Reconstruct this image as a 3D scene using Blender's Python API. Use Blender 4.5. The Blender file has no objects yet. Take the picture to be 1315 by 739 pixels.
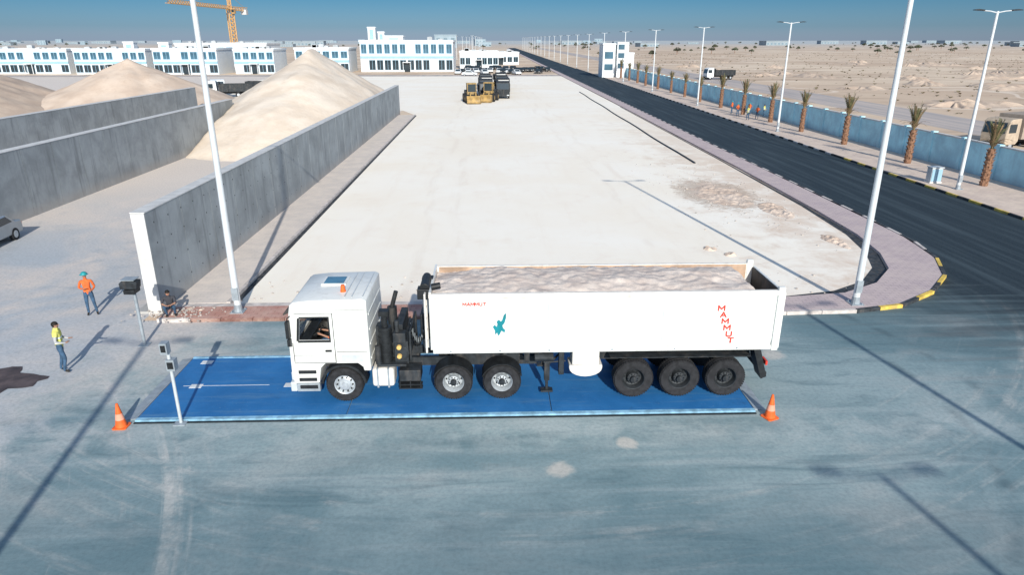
import bpy, bmesh, math, random
from mathutils import Vector, Matrix, noise
R=random.Random(7)
S=bpy.context.scene; COL=S.collection
rad=math.radians
S.view_settings.view_transform='Standard'
S.view_settings.look='None'
S.view_settings.exposure=0

# ------------------------------------------------------------ materials
class NG:
    def __init__(s,name,rough=.8,metal=0.,spec=.3):
        s.m=bpy.data.materials.new(name); s.m.use_nodes=True; s.t=s.m.node_tree
        s.b=s.t.nodes['Principled BSDF']
        s.b.inputs['Roughness'].default_value=rough
        s.b.inputs['Metallic'].default_value=metal
        s.b.inputs['Specular IOR Level'].default_value=spec
    def put(s,sock,v):
        if isinstance(v,bpy.types.NodeSocket): s.t.links.new(v,sock)
        elif isinstance(v,(tuple,list)) and len(v)==3 and sock.type=='RGBA': sock.default_value=(*v,1)
        else: sock.default_value=v
    def ma(s,op,a,b=0.,c=None,clamp=False):
        n=s.t.nodes.new('ShaderNodeMath'); n.operation=op; n.use_clamp=clamp
        s.put(n.inputs[0],a); s.put(n.inputs[1],b)
        if c is not None: s.put(n.inputs[2],c)
        return n.outputs[0]
    def pos(s):
        n=s.t.nodes.new('ShaderNodeNewGeometry'); return n.outputs['Position']
    def obj(s):
        n=s.t.nodes.new('ShaderNodeTexCoord'); return n.outputs['Object']
    def sep(s,v):
        n=s.t.nodes.new('ShaderNodeSeparateXYZ'); s.put(n.inputs[0],v); return n.outputs
    def comb(s,x,y,z=0.):
        n=s.t.nodes.new('ShaderNodeCombineXYZ')
        for i,v in enumerate((x,y,z)): s.put(n.inputs[i],v)
        return n.outputs[0]
    def vmul(s,v,k):
        n=s.t.nodes.new('ShaderNodeVectorMath'); n.operation='MULTIPLY'
        s.put(n.inputs[0],v); n.inputs[1].default_value=k; return n.outputs[0]
    def noise(s,v,scale,detail=4,rough=.55,dist=0.):
        n=s.t.nodes.new('ShaderNodeTexNoise'); s.put(n.inputs['Vector'],v)
        n.inputs['Scale'].default_value=scale; n.inputs['Detail'].default_value=detail
        n.inputs['Roughness'].default_value=rough; n.inputs['Distortion'].default_value=dist
        return n.outputs['Fac']
    def rng(s,v,a,b,c=0.,d=1.):
        n=s.t.nodes.new('ShaderNodeMapRange'); n.interpolation_type='SMOOTHSTEP'
        s.put(n.inputs['Value'],v)
        for k,x in (('From Min',a),('From Max',b),('To Min',c),('To Max',d)): n.inputs[k].default_value=x
        return n.outputs['Result']
    def mix(s,f,a,b,mode='MIX'):
        n=s.t.nodes.new('ShaderNodeMix'); n.data_type='RGBA'; n.blend_type=mode
        s.put(n.inputs[0],f); s.put(n.inputs[6],a); s.put(n.inputs[7],b); return n.outputs[2]
    def bump(s,h,strength=.3,dist=.02):
        n=s.t.nodes.new('ShaderNodeBump'); n.inputs['Strength'].default_value=strength
        n.inputs['Distance'].default_value=dist; s.put(n.inputs['Height'],h)
        s.t.links.new(n.outputs[0],s.b.inputs['Normal'])
    def col(s,c): s.put(s.b.inputs['Base Color'],c)

def mat(name,c,rough=.7,metal=0.,var=.12,scale=3.,bump=0.,spec=.3,dirt=0.):
    g=NG(name,rough,metal,spec); v=g.obj()
    n=g.noise(v,scale,5)
    lo=tuple(x*(1-var) for x in c); hi=tuple(min(1,x*(1+var)) for x in c)
    base=g.mix(g.rng(n,.3,.7),lo,hi)
    if dirt:
        d=g.noise(g.vmul(v,(3,3,.6)),1.3,6,.65)
        base=g.mix(g.rng(d,.48,.75,0,dirt),base,(.30,.24,.19))
    g.col(base)
    if bump: g.bump(g.noise(v,scale*6,4),bump,.02)
    return g.m

M={}
M['white']=mat('truck_white_paint',(.75,.75,.71),.35,0,.03,2,0,.5,.28)
M['pole']=mat('galvanised_pole_paint',(.66,.69,.70),.45,.1,.06,2)
M['black']=mat('black_plastic',(.018,.02,.022),.5,0,.3,6)
M['dark']=mat('dark_steel_chassis',(.03,.035,.04),.6,.2,.35,5,0,.3,.2)
M['tyre']=mat('dusty_tyre_rubber',(.025,.025,.027),.85,0,.35,7,.2)
M['rim']=mat('silver_painted_rim',(.50,.53,.55),.4,.35,.15,6)
M['rimdark']=mat('dark_painted_rim',(.04,.045,.05),.55,.2,.3,6)
M['glass']=mat('dark_window_glass',(.02,.035,.045),.08,0,.1,2,0,.8)
M['bglass']=mat('blue_building_glass',(.05,.12,.17),.25,0,.3,.3,0,.5)
M['hatch']=mat('bluish_hatch_glass',(.05,.16,.24),.2,0,.2,2,0,.6)
M['orange']=mat('orange_plastic',(.80,.14,.03),.5,0,.15,4)
M['red']=mat('red_vinyl_lettering',(.60,.05,.03),.5,0,.05,4)
M['teal']=mat('teal_vinyl',(.01,.22,.26),.5,0,.15,6)
M['yellow']=mat('yellow_machine_paint',(.38,.25,.09),.65,0,.3,2,0,.4,.7)
M['grey']=mat('grey_metal_box',(.33,.37,.40),.5,.2,.15,4)
M['lgrey']=mat('light_metal',(.58,.61,.62),.45,.2,.1,4)
def sand_m(name,a,b,bs=.3):
    g=NG(name,.97,0,.1); v=g.obj()
    c=g.mix(g.rng(g.noise(v,.35,6,.6),.35,.65),a,b)
    c=g.mix(g.rng(g.noise(g.vmul(v,(1,1,.25)),1.1,6,.7),.55,.72,0,.4),c,tuple(q*.75 for q in a))
    g.col(c); g.bump(g.noise(v,2.5,6,.6),bs,.12); return g.m
M['sand']=sand_m('heaped_sand',(.70,.58,.46),(.80,.69,.57))
M['tan_sand']=sand_m('tan_heaped_sand',(.58,.45,.35),(.68,.55,.44))
M['brown_sand']=sand_m('brown_heaped_sand',(.48,.37,.29),(.58,.46,.36))
M['rough_soil']=sand_m('rough_disturbed_soil',(.60,.46,.36),(.74,.60,.49),.8)
M['rock']=mat('loose_stone',(.42,.38,.35),.95,0,.3,3,.5)
M['bwhite']=mat('white_render_facade',(.70,.73,.74),.8,0,.04,.3)
M['bblue']=mat('pale_blue_facade_band',(.30,.48,.60),.7,0,.08,.3)
M['roofgrey']=mat('grey_roof',(.45,.47,.48),.8,0,.15,.5)
M['kyel']=mat('kerb_yellow_paint',(.72,.50,.10),.7,0,.25,3,0,.3,.5)
M['kblk']=mat('kerb_black_paint',(.04,.045,.05),.7,0,.4,3,0,.3,.4)
M['kgry']=mat('kerb_concrete',(.58,.52,.48),.85,0,.2,3)
M['trunk']=mat('palm_trunk_bark',(.24,.13,.08),.95,0,.4,9,.6)
M['frond']=mat('dusty_palm_frond',(.13,.13,.06),.8,0,.4,3)
M['frondry']=mat('dry_palm_frond',(.27,.18,.10),.85,0,.3,3)
M['skin']=mat('skin',(.38,.21,.14),.6,0,.06,8)
M['hair']=mat('black_hair',(.015,.012,.01),.7,0,.2,20)
M['jeans']=mat('blue_jeans',(.05,.10,.17),.9,0,.25,9)
M['tee']=mat('pale_grey_shirt',(.45,.45,.45),.9,0,.12,6)
M['darkshirt']=mat('dark_shirt',(.06,.06,.07),.9,0,.2,6)
M['orshirt']=mat('orange_work_shirt',(.72,.15,.04),.85,0,.2,6)
M['shoe']=mat('dark_work_boots',(.03,.025,.02),.7,0,.2,9)
M['helmet']=mat('teal_safety_helmet',(.03,.30,.32),.35,0,.05,3)
M['crane']=mat('crane_yellow_paint',(.62,.36,.14),.6,0,.1,1)
M['leaf']=mat('distant_foliage',(.10,.11,.07),.9,0,.35,.6)
M['scrub']=mat('dry_scrub',(.20,.17,.11),.95,0,.3,.6)
M['whiteplate']=mat('white_painted_plate',(.68,.69,.69),.6,0,.1,5)
M['whiterim']=mat('pale_bed_rim',(.74,.70,.64),.6,0,.08,5,0,.3,.35)
M['rust']=mat('worn_tan_bed_lining',(.44,.31,.22),.8,0,.3,1.3,.2,.3,.7)
M['carpaint']=mat('silver_car_paint',(.40,.43,.45),.3,.5,.04,2,0,.5)

def vest_mat(name,c):
    g=NG(name,.8); z=g.sep(g.obj())[2]
    a=g.ma('MULTIPLY',g.rng(z,1.03,1.035),g.rng(z,1.09,1.085)); b=g.ma('MULTIPLY',g.rng(z,1.19,1.195),g.rng(z,1.25,1.245))
    n=g.noise(g.obj(),8,3)
    g.col(g.mix(g.ma('ADD',a,b,clamp=True),g.mix(n,tuple(x*.8 for x in c),c),(.75,.78,.78))); return g.m
M['vestye']=vest_mat('yellow_hi_vis',(.75,.72,.18))

g=NG('quarry_sand_load',.95); v=g.obj()
c=g.mix(g.rng(g.noise(v,1.2,6,.6),.35,.65),(.62,.51,.44),(.80,.69,.60))
c=g.mix(g.rng(g.noise(g.vmul(v,(.5,2,1)),5,5,.7),.52,.68,0,.6),c,(.42,.37,.36))
c=g.mix(g.rng(g.noise(v,22,3,.7),.58,.75,0,.55),c,(.30,.27,.26))
g.col(c); g.bump(g.noise(v,26,5,.7),.8,.03); M['load']=g.m

# yard / road asphalt, dusty and tyre streaked
def ground_asphalt():
    g=NG('dusty_asphalt',.82,0,.25); P=g.pos(); x,y,z=g.sep(P)
    blot=g.noise(P,.16,6,.6,.6); blot2=g.noise(P,.7,6,.65,.4)
    streak=g.noise(g.vmul(P,(.10,1.5,0)),1.0,7,.62,.35)
    fine=g.noise(P,9,6,.7)
    base=g.mix(g.rng(blot,.34,.64),(.165,.255,.28),(.31,.395,.405))
    base=g.mix(g.rng(g.noise(g.vmul(P,(.20,.9,0)),1.1,6,.62,1.),.49,.68,0,.65),base,(.115,.19,.215))
    base=g.mix(g.rng(streak,.48,.74,0,.55),base,(.45,.50,.50))
    base=g.mix(g.rng(g.noise(g.vmul(P,(.5,.9,0)),.30,5,.6,.4),.50,.74,0,.55),base,(.50,.48,.45))
    for cx,cy,r0,r1,k,sc in ((1.,33.,17.,26.,.42,1.5),(-30.,4.,14.,27.,.70,1.3),(30.,0.,12.,24.,.25,1.1)):
        dx=g.ma('SUBTRACT',x,cx); dy=g.ma('SUBTRACT',y,cy)
        r=g.ma('SQRT',g.ma('ADD',g.ma('MULTIPLY',dx,dx),g.ma('MULTIPLY',dy,dy)))
        rn=g.noise(g.comb(r,g.ma('MULTIPLY',blot,1.2)),sc,5,.65)
        bd=g.ma('MULTIPLY',g.rng(r,r0,r0+3),g.rng(r,r1,r1-3))
        f=g.ma('MULTIPLY',g.ma('MULTIPLY',g.rng(rn,.52,.66),bd),g.rng(blot2,.36,.60,0.08,k))
        base=g.mix(f,base,(.66,.62,.57))
    for cx,cy,r0 in ((2.,18.,11.2),(2.4,18.4,12.4)):
        dx=g.ma('SUBTRACT',x,cx); dy=g.ma('SUBTRACT',y,cy)
        r=g.ma('SQRT',g.ma('ADD',g.ma('MULTIPLY',dx,dx),g.ma('MULTIPLY',dy,dy)))
        f=g.ma('MULTIPLY',g.rng(g.ma('ABSOLUTE',g.ma('SUBTRACT',r,r0)),.3,.0),g.rng(blot2,.4,.6,0,.5))
        base=g.mix(g.ma('MULTIPLY',f,g.rng(x,6,9)),base,(.07,.11,.13))
    fb=g.ma('MULTIPLY',g.rng(g.ma('ABSOLUTE',g.ma('SUBTRACT',y,16.0)),1.3,.2),g.rng(blot2,.38,.58,0,.4))
    base=g.mix(fb,base,(.50,.54,.53))
    # small sandy spots
    for sx,sy,sr in ((1.6,14.3,.45),(3.5,15.4,.3),(9.4,20.6,.5)):
        dx=g.ma('SUBTRACT',x,sx); dy=g.ma('SUBTRACT',y,sy)
        r=g.ma('ADD',g.ma('SQRT',g.ma('ADD',g.ma('MULTIPLY',dx,dx),g.ma('MULTIPLY',dy,dy))),g.ma('MULTIPLY',g.ma('SUBTRACT',blot2,.5),1.2))
        base=g.mix(g.rng(r,sr,sr*.3,0,.6),base,(.70,.62,.54))
    base=g.mix(g.rng(g.ma('ADD',y,g.ma('MULTIPLY',blot2,3.)),15.8,12.5,0,.45),base,(.10,.17,.195))
    pm=g.ma('ADD',g.ma('MULTIPLY',g.ma('ADD',x,8.5),-.8),g.ma('MULTIPLY',g.ma('SUBTRACT',y,17.5),.45))
    pm=g.ma('ADD',pm,g.ma('MULTIPLY',g.ma('SUBTRACT',blot2,.5),10.))
    pale=g.mix(g.rng(blot,.35,.65),(.46,.50,.54),(.74,.64,.57))
    pale=g.mix(g.rng(blot2,.50,.68,0,.5),pale,(.38,.41,.44))
    pale=g.mix(g.rng(y,26,55),pale,(.84,.72,.62))
    base=g.mix(g.rng(pm,0.,7.,0,.92),base,pale)
    dm=g.ma('ADD',y,g.ma('MULTIPLY',g.ma('SUBTRACT',x,22.),.55))
    dm=g.ma('ADD',dm,g.ma('MULTIPLY',g.ma('SUBTRACT',streak,.5),18.))
    dark=g.mix(g.rng(g.noise(g.vmul(P,(1.6,.06,0)),1,5,.6),.4,.75),(.017,.028,.037),(.05,.07,.082))
    dfac=g.ma('MULTIPLY',g.rng(dm,13,27),g.rng(x,6,18))
    base=g.mix(dfac,base,dark)
    base=g.mix(g.rng(fine,.35,.75,0,.3),base,(.07,.095,.11))
    g.col(base); g.bump(fine,.2,.02); return g.m
M['asphalt']=ground_asphalt()

def lot_mat():
    g=NG('compacted_pale_sand',.97,0,.05); P=g.pos(); x,y,z=g.sep(P)
    a=g.noise(P,.08,5,.6,.5); b=g.noise(g.vmul(P,(1.2,.12,0)),1,6,.65); f=g.noise(P,5,6,.75); d=g.noise(P,.45,6,.7,.4)
    c=g.mix(g.rng(a,.3,.7),(.95,.855,.72),(.98,.915,.81))
    c=g.mix(g.rng(b,.50,.75,0,.3),c,(.88,.76,.63))
    c=g.mix(g.rng(d,.50,.74,0,.35),c,(.86,.73,.60))
    e=g.ma('ADD',g.ma('MULTIPLY',g.ma('SUBTRACT',x,12.5),.35),g.ma('MULTIPLY',g.ma('SUBTRACT',d,.5),9.))
    c=g.mix(g.ma('MULTIPLY',g.rng(e,0,3.,0,.75),g.rng(y,120,40)),c,(.70,.54,.42))
    dx=g.ma('MULTIPLY',g.ma('SUBTRACT',x,15.4),.34); dy=g.ma('MULTIPLY',g.ma('SUBTRACT',y,46.),.18)
    q=g.ma('ADD',g.ma('MULTIPLY',dx,dx),g.ma('MULTIPLY',dy,dy))
    q=g.ma('ADD',q,g.ma('MULTIPLY',g.ma('SUBTRACT',g.noise(P,1.8,6,.75),.5),2.5))
    c=g.mix(g.rng(q,1.,.4,0,.65),c,(.44,.33,.25))
    e2=g.ma('ADD',g.ma('SUBTRACT',27.5,y),g.ma('MULTIPLY',g.ma('SUBTRACT',a,.5),10.))
    c=g.mix(g.rng(e2,0,2.5,0,.55),c,(.74,.58,.47))
    for k in (-3.,-1.2,9.2,11.0):
        wob=g.ma('ADD',g.ma('ADD',x,g.ma('MULTIPLY',y,.02)),g.ma('MULTIPLY',g.ma('SUBTRACT',a,.5),5.))
        c=g.mix(g.ma('MULTIPLY',g.rng(g.ma('ABSOLUTE',g.ma('SUBTRACT',wob,k)),.45,.1),g.rng(b,.4,.6,0,.18)),c,(.76,.64,.53))
    c=g.mix(g.rng(f,.62,.82,0,.25),c,(.60,.50,.41))
    g.col(c); g.bump(f,.1,.02); return g.m
M['lot']=lot_mat()

def desert_mat():
    g=NG('desert_ground',.97,0,.05); P=g.pos(); x,y,z=g.sep(P)
    a=g.noise(P,.012,7,.62,.8); b=g.noise(g.vmul(P,(.6,1.6,0)),.07,5,.55,.6); f=g.noise(P,.5,5,.6)
    c=g.mix(g.rng(a,.35,.65),(.60,.45,.33),(.76,.61,.46))
    c=g.mix(g.rng(b,.46,.66,0,.7),c,(.46,.34,.25))
    c=g.mix(g.rng(f,.60,.76,0,.35),c,(.32,.25,.18))
    c=g.mix(g.rng(g.noise(g.vmul(P,(.25,2.2,0)),.035,4,.5,1.5),.59,.64,0,.6),c,(.84,.70,.56))
    t2=g.ma('ABSOLUTE',g.ma('SUBTRACT',g.noise(P,.018,2,.4,.6),.5))
    c=g.mix(g.rng(t2,.008,.003,0,.6),c,(.86,.73,.60))
    c=g.mix(g.rng(y,450,2200,0,.75),c,(.42,.50,.54))  # distance haze blended into the ground colour
    g.col(c); g.bump(f,.3,.15); return g.m
M['desert']=desert_mat()

def paving(name,c1,c2,joint=.35,dust=(.60,.50,.45),df=.7):
    g=NG(name,.85); P=g.pos()
    n=g.t.nodes.new('ShaderNodeTexBrick'); g.put(n.inputs['Vector'],P)
    n.inputs['Color1'].default_value=(*c1,1); n.inputs['Color2'].default_value=(*c2,1)
    n.inputs['Mortar'].default_value=(*[q*joint for q in c1],1); n.inputs['Scale'].default_value=1
    n.inputs['Brick Width'].default_value=.4; n.inputs['Row Height'].default_value=.2; n.inputs['Mortar Size'].default_value=.008
    d=g.noise(P,.8,6,.7)
    g.col(g.mix(g.rng(d,.35,.7,0,df),n.outputs['Color'],dust)); return g.m
M['pave']=paving('pinkish_paving',(.50,.40,.40),(.56,.45,.44),.4,(.66,.54,.48),.5)
M['walk']=paving('pale_walkway',(.62,.55,.49),(.67,.59,.53),.8,(.80,.69,.59))
M['redpave']=paving('red_brown_paving',(.44,.20,.16),(.50,.26,.20),.4,(.66,.49,.41),.6)
M['verge']=paving('dusty_verge_paving',(.60,.48,.40),(.66,.52,.44),.7,(.80,.65,.52))

def concrete(name,c,side=.5):
    g=NG(name,.85); P=g.pos(); x,y,z=g.sep(P)
    a=g.noise(P,.5,6,.65,.3); s_=g.noise(g.vmul(P,(1,2.2,.18)),1.,6,.7); f=g.noise(P,6,5,.7)
    b=g.mix(g.rng(a,.3,.7),tuple(q*.78 for q in c),tuple(min(1,q*1.15) for q in c))
    b=g.mix(g.rng(s_,.50,.70,0,side),b,tuple(q*.5 for q in c))
    b=g.mix(g.rng(z,.9,0,0,.4),b,(.50,.43,.37))
    b=g.mix(g.rng(f,.6,.8,0,.3),b,tuple(q*.5 for q in c))
    g.col(b); g.bump(f,.3,.02); return g.m
M['conc']=concrete('stained_cast_concrete',(.33,.355,.365),.6)
M['conclight']=mat('pale_concrete_top',(.60,.59,.57),.85,0,.12,2,.2)
M['bwall']=concrete('light_blue_painted_wall',(.48,.80,.92),.2)

def deck_mat():
    g=NG('blue_steel_deck',.6,0,.35); P=g.pos()
    a=g.noise(P,.6,6,.7,.5); s_=g.noise(g.vmul(P,(.35,3,0)),1.,6,.7); f=g.noise(P,14,4,.7)
    c=g.mix(g.rng(a,.3,.7),(.016,.13,.34),(.028,.175,.43))
    c=g.mix(g.rng(s_,.50,.76,0,.6),c,(.13,.26,.39))
    c=g.mix(g.rng(g.noise(P,1.6,6,.75,.6),.58,.72,0,.4),c,(.02,.07,.16))
    c=g.mix(g.rng(f,.60,.8,0,.4),c,(.34,.39,.43))
    g.col(c); g.bump(f,.15,.01); return g.m
M['deck']=deck_mat()
M['deckedge']=mat('pale_blue_deck_edge',(.24,.44,.58),.6,0,.3,4)

# ------------------------------------------------------------ mesh builder
class MB:
    def __init__(s): s.v=[]; s.f=[]; s.k=[]; s.mi=0
    def add(s,vs,fs):
        o=len(s.v); s.v+= [tuple(p) for p in vs]
        for f in fs: s.f.append([i+o for i in f]); s.k.append(s.mi)
        return s
    def box(s,x0,x1,y0,y1,z0,z1,T=None):
        vs=[Vector((x,y,z)) for x in (x0,x1) for y in (y0,y1) for z in (z0,z1)]
        if T is not None: vs=[T@p for p in vs]
        return s.add(vs,[(0,1,3,2),(4,6,7,5),(0,4,5,1),(2,3,7,6),(0,2,6,4),(1,5,7,3)])
    def beam(s,p0,p1,w,h=None):
        h=h or w; a=Vector(p0); b=Vector(p1); d=(b-a); L=d.length; q=d.to_track_quat('X','Z').to_matrix().to_4x4()
        return s.box(0,L,-w/2,w/2,-h/2,h/2,Matrix.Translation(a)@q)
    def cyl(s,p0,p1,r0,r1=None,n=12,caps=True):
        r1=r0 if r1 is None else r1
        a=Vector(p0); b=Vector(p1); q=(b-a).to_track_quat('Z','Y')
        vs=[]
        for c,r in ((a,r0),(b,r1)):
            for i in range(n):
                t=2*math.pi*i/n; vs.append(c+q@Vector((r*math.cos(t),r*math.sin(t),0)))
        fs=[(i,(i+1)%n,n+(i+1)%n,n+i) for i in range(n)]
        if caps: fs+=[tuple(range(n-1,-1,-1)),tuple(range(n,2*n))]
        return s.add(vs,fs)
    def pipe(s,pts,r,n=8):
        for a,b in zip(pts[:-1],pts[1:]): s.cyl(a,b,r,r,n)
        return s
    def lathe(s,prof,c=(0,0,0),n=28,axis='y',close=False):
        m=len(prof); vs=[]
        for i in range(n):
            t=2*math.pi*i/n
            for r,h in prof:
                if axis=='y': vs.append((c[0]+r*math.cos(t),c[1]+h,c[2]+r*math.sin(t)))
                else: vs.append((c[0]+r*math.cos(t),c[1]+r*math.sin(t),c[2]+h))
        fs=[]
        for i in range(n):
            j=(i+1)%n
            for k in range(m if close else m-1):
                l=(k+1)%m; fs.append((i*m+k,j*m+k,j*m+l,i*m+l))
        return s.add(vs,fs)
    def prism(s,pts,y0,y1,ax='y'):
        n=len(pts)
        def P(a,b,h): return {'y':(a,h,b),'z':(a,b,h),'x':(h,a,b)}[ax]
        vs=[P(a,b,y0) for a,b in pts]+[P(a,b,y1) for a,b in pts]
        return s.add(vs,[(i,(i+1)%n,n+(i+1)%n,n+i) for i in range(n)]+[tuple(range(n-1,-1,-1)),tuple(range(n,2*n))])
    def sph(s,c,r,sc=(1,1,1),n=12,m=8,half=False):
        vs=[];fs=[]
        a0=0 if half else -math.pi/2
        for j in range(m+1):
            p=a0+(math.pi/2-a0)*j/m
            for i in range(n):
                t=2*math.pi*i/n
                vs.append((c[0]+r*sc[0]*math.cos(p)*math.cos(t),c[1]+r*sc[1]*math.cos(p)*math.sin(t),c[2]+r*sc[2]*math.sin(p)))
        for j in range(m):
            for i in range(n): fs.append((j*n+i,j*n+(i+1)%n,(j+1)*n+(i+1)%n,(j+1)*n+i))
        return s.add(vs,fs)
    def grid(s,x0,x1,y0,y1,nx,ny,f):
        vs=[]
        for j in range(ny+1):
            for i in range(nx+1):
                x=x0+(x1-x0)*i/nx; y=y0+(y1-y0)*j/ny; vs.append((x,y,f(x,y)))
        return s.add(vs,[(j*(nx+1)+i,j*(nx+1)+i+1,(j+1)*(nx+1)+i+1,(j+1)*(nx+1)+i) for j in range(ny) for i in range(nx)])
    def obj(s,name,mats,parent=None,loc=(0,0,0),rot=0.,smooth=False,bevel=0.,off=None,up=False,**props):
        me=bpy.data.meshes.new(name)
        vs=s.v if off is None else [(a+off[0],b+off[1],c+off[2]) for a,b,c in s.v]
        me.from_pydata(vs,[],s.f)
        if not isinstance(mats,(list,tuple)): mats=[mats]
        for m in mats: me.materials.append(m)
        me.polygons.foreach_set('material_index',s.k)
        bm=bmesh.new(); bm.from_mesh(me)
        bmesh.ops.recalc_face_normals(bm,faces=bm.faces)
        if up and sum(f.normal.z*f.calc_area() for f in bm.faces)<0: bmesh.ops.reverse_faces(bm,faces=bm.faces)
        bm.to_mesh(me); bm.free()
        if smooth:
            me.shade_smooth(); me.set_sharp_from_angle(angle=rad(38))
        o=bpy.data.objects.new(name,me); COL.objects.link(o)
        o.location=loc; o.rotation_euler=(0,0,rot)
        if parent: o.parent=parent
        if bevel:
            b=o.modifiers.new('bevel','BEVEL'); b.width=bevel; b.segments=2; b.limit_method='ANGLE'
        for k,v in props.items(): o[k]=v
        return o

def bake(o):
    bpy.context.view_layer.update()
    dg=bpy.context.evaluated_depsgraph_get()
    me=bpy.data.meshes.new_from_object(o.evaluated_get(dg),depsgraph=dg); o.modifiers.clear(); o.data=me; return o
def thing(name,label,cat,loc=(0,0,0),rot=0.,group=None):
    o=bpy.data.objects.new(name,None); COL.objects.link(o); o.location=loc; o.rotation_euler=(0,0,rot)
    o.empty_display_size=.3
    o['label']=label; o['category']=cat
    if group: o['group']=group
    return o
def copy_tree(root,loc=None,rot=None,scale=None,parent=None,label=None):
    n=root.copy(); COL.objects.link(n)
    if loc is not None: n.location=loc
    if rot is not None: n.rotation_euler=(0,0,rot)
    if scale is not None: n.scale=(scale,)*3
    if parent is not None: n.parent=parent
    if label: n['label']=label
    for c in list(root.children):
        copy_tree(c,parent=n)
    return n
def structure(name,mb,mats,**k):
    o=mb.obj(name,mats,up=k.pop('up',True),**k); o['kind']='structure'; return o
def poly(pts,z,mb=None):
    mb=mb or MB(); return mb.add([(a,b,z) for a,b in pts],[tuple(range(len(pts)))])
def band(A,B,z,mb=None):
    mb=mb or MB(); n=len(A)
    return mb.add([(a,b,z) for a,b in A]+[(a,b,z) for a,b in B],[(i,i+1,n+i+1,n+i) for i in range(n-1)])

# ------------------------------------------------------------ setting: ground sheets
mb=MB(); E=6000
xs=[-E,-600,-150,45,150,400,1200,E]; ys=[-400,-60,0,200,500,1500,E]
mb.add([(x,y,0) for y in ys for x in xs],[(j*8+i,j*8+i+1,(j+1)*8+i+1,(j+1)*8+i) for j in range(len(ys)-1) for i in range(7)])
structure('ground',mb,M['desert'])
yard=MB(); poly([(-160,-60),(70,-60),(70,24.2),(-160,24.2)],.004,yard); poly([(-160,24.2),(-13.2,24.2),(-13.2,215),(-160,215)],.004,yard)
structure('yard_ground',yard,M['asphalt'])
outer=[(-12.6,24.0),(11.3,24.0),(14.1,24.1),(16.2,24.6),(18.4,26.1),(20.2,28.1),(21.4,30.6),(22.0,33.4),(22.2,39),(22.2,55),(22.2,120),(22.2,240),(22.2,900)]
def dense(pl,step=1.):
    out=[]
    for (a,b),(c,d) in zip(pl[:-1],pl[1:]):
        L=math.hypot(c-a,d-b); n=max(1,int(round(L/step)))
        for i in range(n): out.append((a+(c-a)*i/n,b+(d-b)*i/n))
    out.append(pl[-1]); return out
road=MB()
fr=[(31.2,24.0),(31.2,24.1),(31.2,24.6),(31.2,26.1),(31.2,28.1),(31.2,30.6),(31.2,33.4),(31.2,39),(31.2,55),(31.2,120),(31.2,240),(31.2,900)]
band(outer[1:],fr,.008,road)
poly([(31.2,22),(90,22),(90,24.0),(31.2,24.0)],.008,road)
structure('road',road,M['asphalt'])
lotpts=[(-10.4,25.7),(12,25.7),(15.1,26.4),(17.2,28.1),(18.5,30.7),(19.3,34.3),(19.8,40.5),(20.2,55),(20.5,120),(20.6,206),(-60,206),(-60,120),(-13.0,105),(-10.4,98)]
structure('sand_lot',poly(lotpts,.010),M['lot'])
inner=[(-12.6,25.7),(10,25.7),(12,25.7),(14.6,26.1),(16.6,27.3),(18.2,29.2),(19.1,31.6),(19.7,35),(20.0,40.5),(20.3,55),(20.6,120),(20.6,240),(20.6,900)]
outer2=[(-12.6,24.15),(10,24.15),(12,24.15),(14.1,24.25),(16.1,24.75),(18.3,26.25),(20.1,28.25),(21.3,30.8),(21.9,34.5),(22.05,55),(22.05,120),(22.05,240),(22.05,900)]
def slab(A,B,z):
    m=MB(); n=len(A)
    band(A,B,z,m)
    for L in (A,B):
        m.add([(a,b,z) for a,b in L]+[(a,b,0) for a,b in L],[(i,i+1,n+i+1,n+i) for i in range(n-1)])
    return m
structure('pavement',slab(outer2[1:],inner[1:],.12),M['pave'])
structure('red_pavement',slab([(-12.6,24.15),(9.98,24.15)],[(-12.6,25.3),(9.98,25.3)],.12),M['redpave'])
structure('walkway_end',slab([(-12.6,25.31),(9.98,25.31)],[(-12.6,25.7),(9.98,25.7)],.10),M['kgry'])
gi=[(11,25.72),(12,25.72),(14.6,26.12),(16.6,27.32),(18.15,29.22),(19.05,31.62),(19.65,35),(19.95,42),(20.2,60),(20.4,110)]
go=[(11,25.85),(12,26.0),(14.4,26.6),(16.2,27.75),(17.65,29.6),(18.55,31.9),(19.25,35.3),(19.7,42),(20.05,60),(20.3,110)]
structure('kerb_gap_shade',band(gi,go,.016),M['kblk'])  # dark band for the asphalt gap, with the kerb step's shadow painted in

def kerb(name,pl,w,h,mats,sel,step=1.0,gap=.02):
    m=MB(); P=dense(pl,step)
    for i,((a,b),(c,d)) in enumerate(zip(P[:-1],P[1:])):
        L=math.hypot(c-a,d-b); ux,uy=(c-a)/L,(d-b)/L; nx,ny=-uy*w,ux*w
        a2,b2=a+ux*gap,b+uy*gap; c2,d2=c-ux*gap*.2,d-uy*gap*.2
        m.mi=sel(i,a,b)
        m.add([(a2,b2,0),(c2,d2,0),(c2+nx,d2+ny,0),(a2+nx,b2+ny,0),(a2,b2,h),(c2,d2,h),(c2+nx,d2+ny,h),(a2+nx,b2+ny,h)],
              [(3,2,1,0),(4,5,6,7),(0,1,5,4),(1,2,6,5),(2,3,7,6),(3,0,4,7)])
    return structure(name,m,mats,up=False)
kp=[(9.98,24.0)]+outer[1:-1]
kerb('kerb',kp,.15,.15,[M['kyel'],M['kblk'],M['kgry']],lambda i,a,b:(i%2 if 13<a and b<31 else (2 if i%2==0 or a<13 else 1)),1.3)
kerb('far_kerb',[(31.2,25),(31.2,260)],-.15,.15,[M['kyel'],M['kblk'],M['kgry']],lambda i,a,b:(i%2 if b<60 else (2 if i%2 else 1)),1.2)
kerb('front_kerb',[(-12.6,24.0),(9.96,24.0)],.15,.14,[M['kgry'],M['redpave']],lambda i,a,b:1 if i%5 else 0,1.2)
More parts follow.
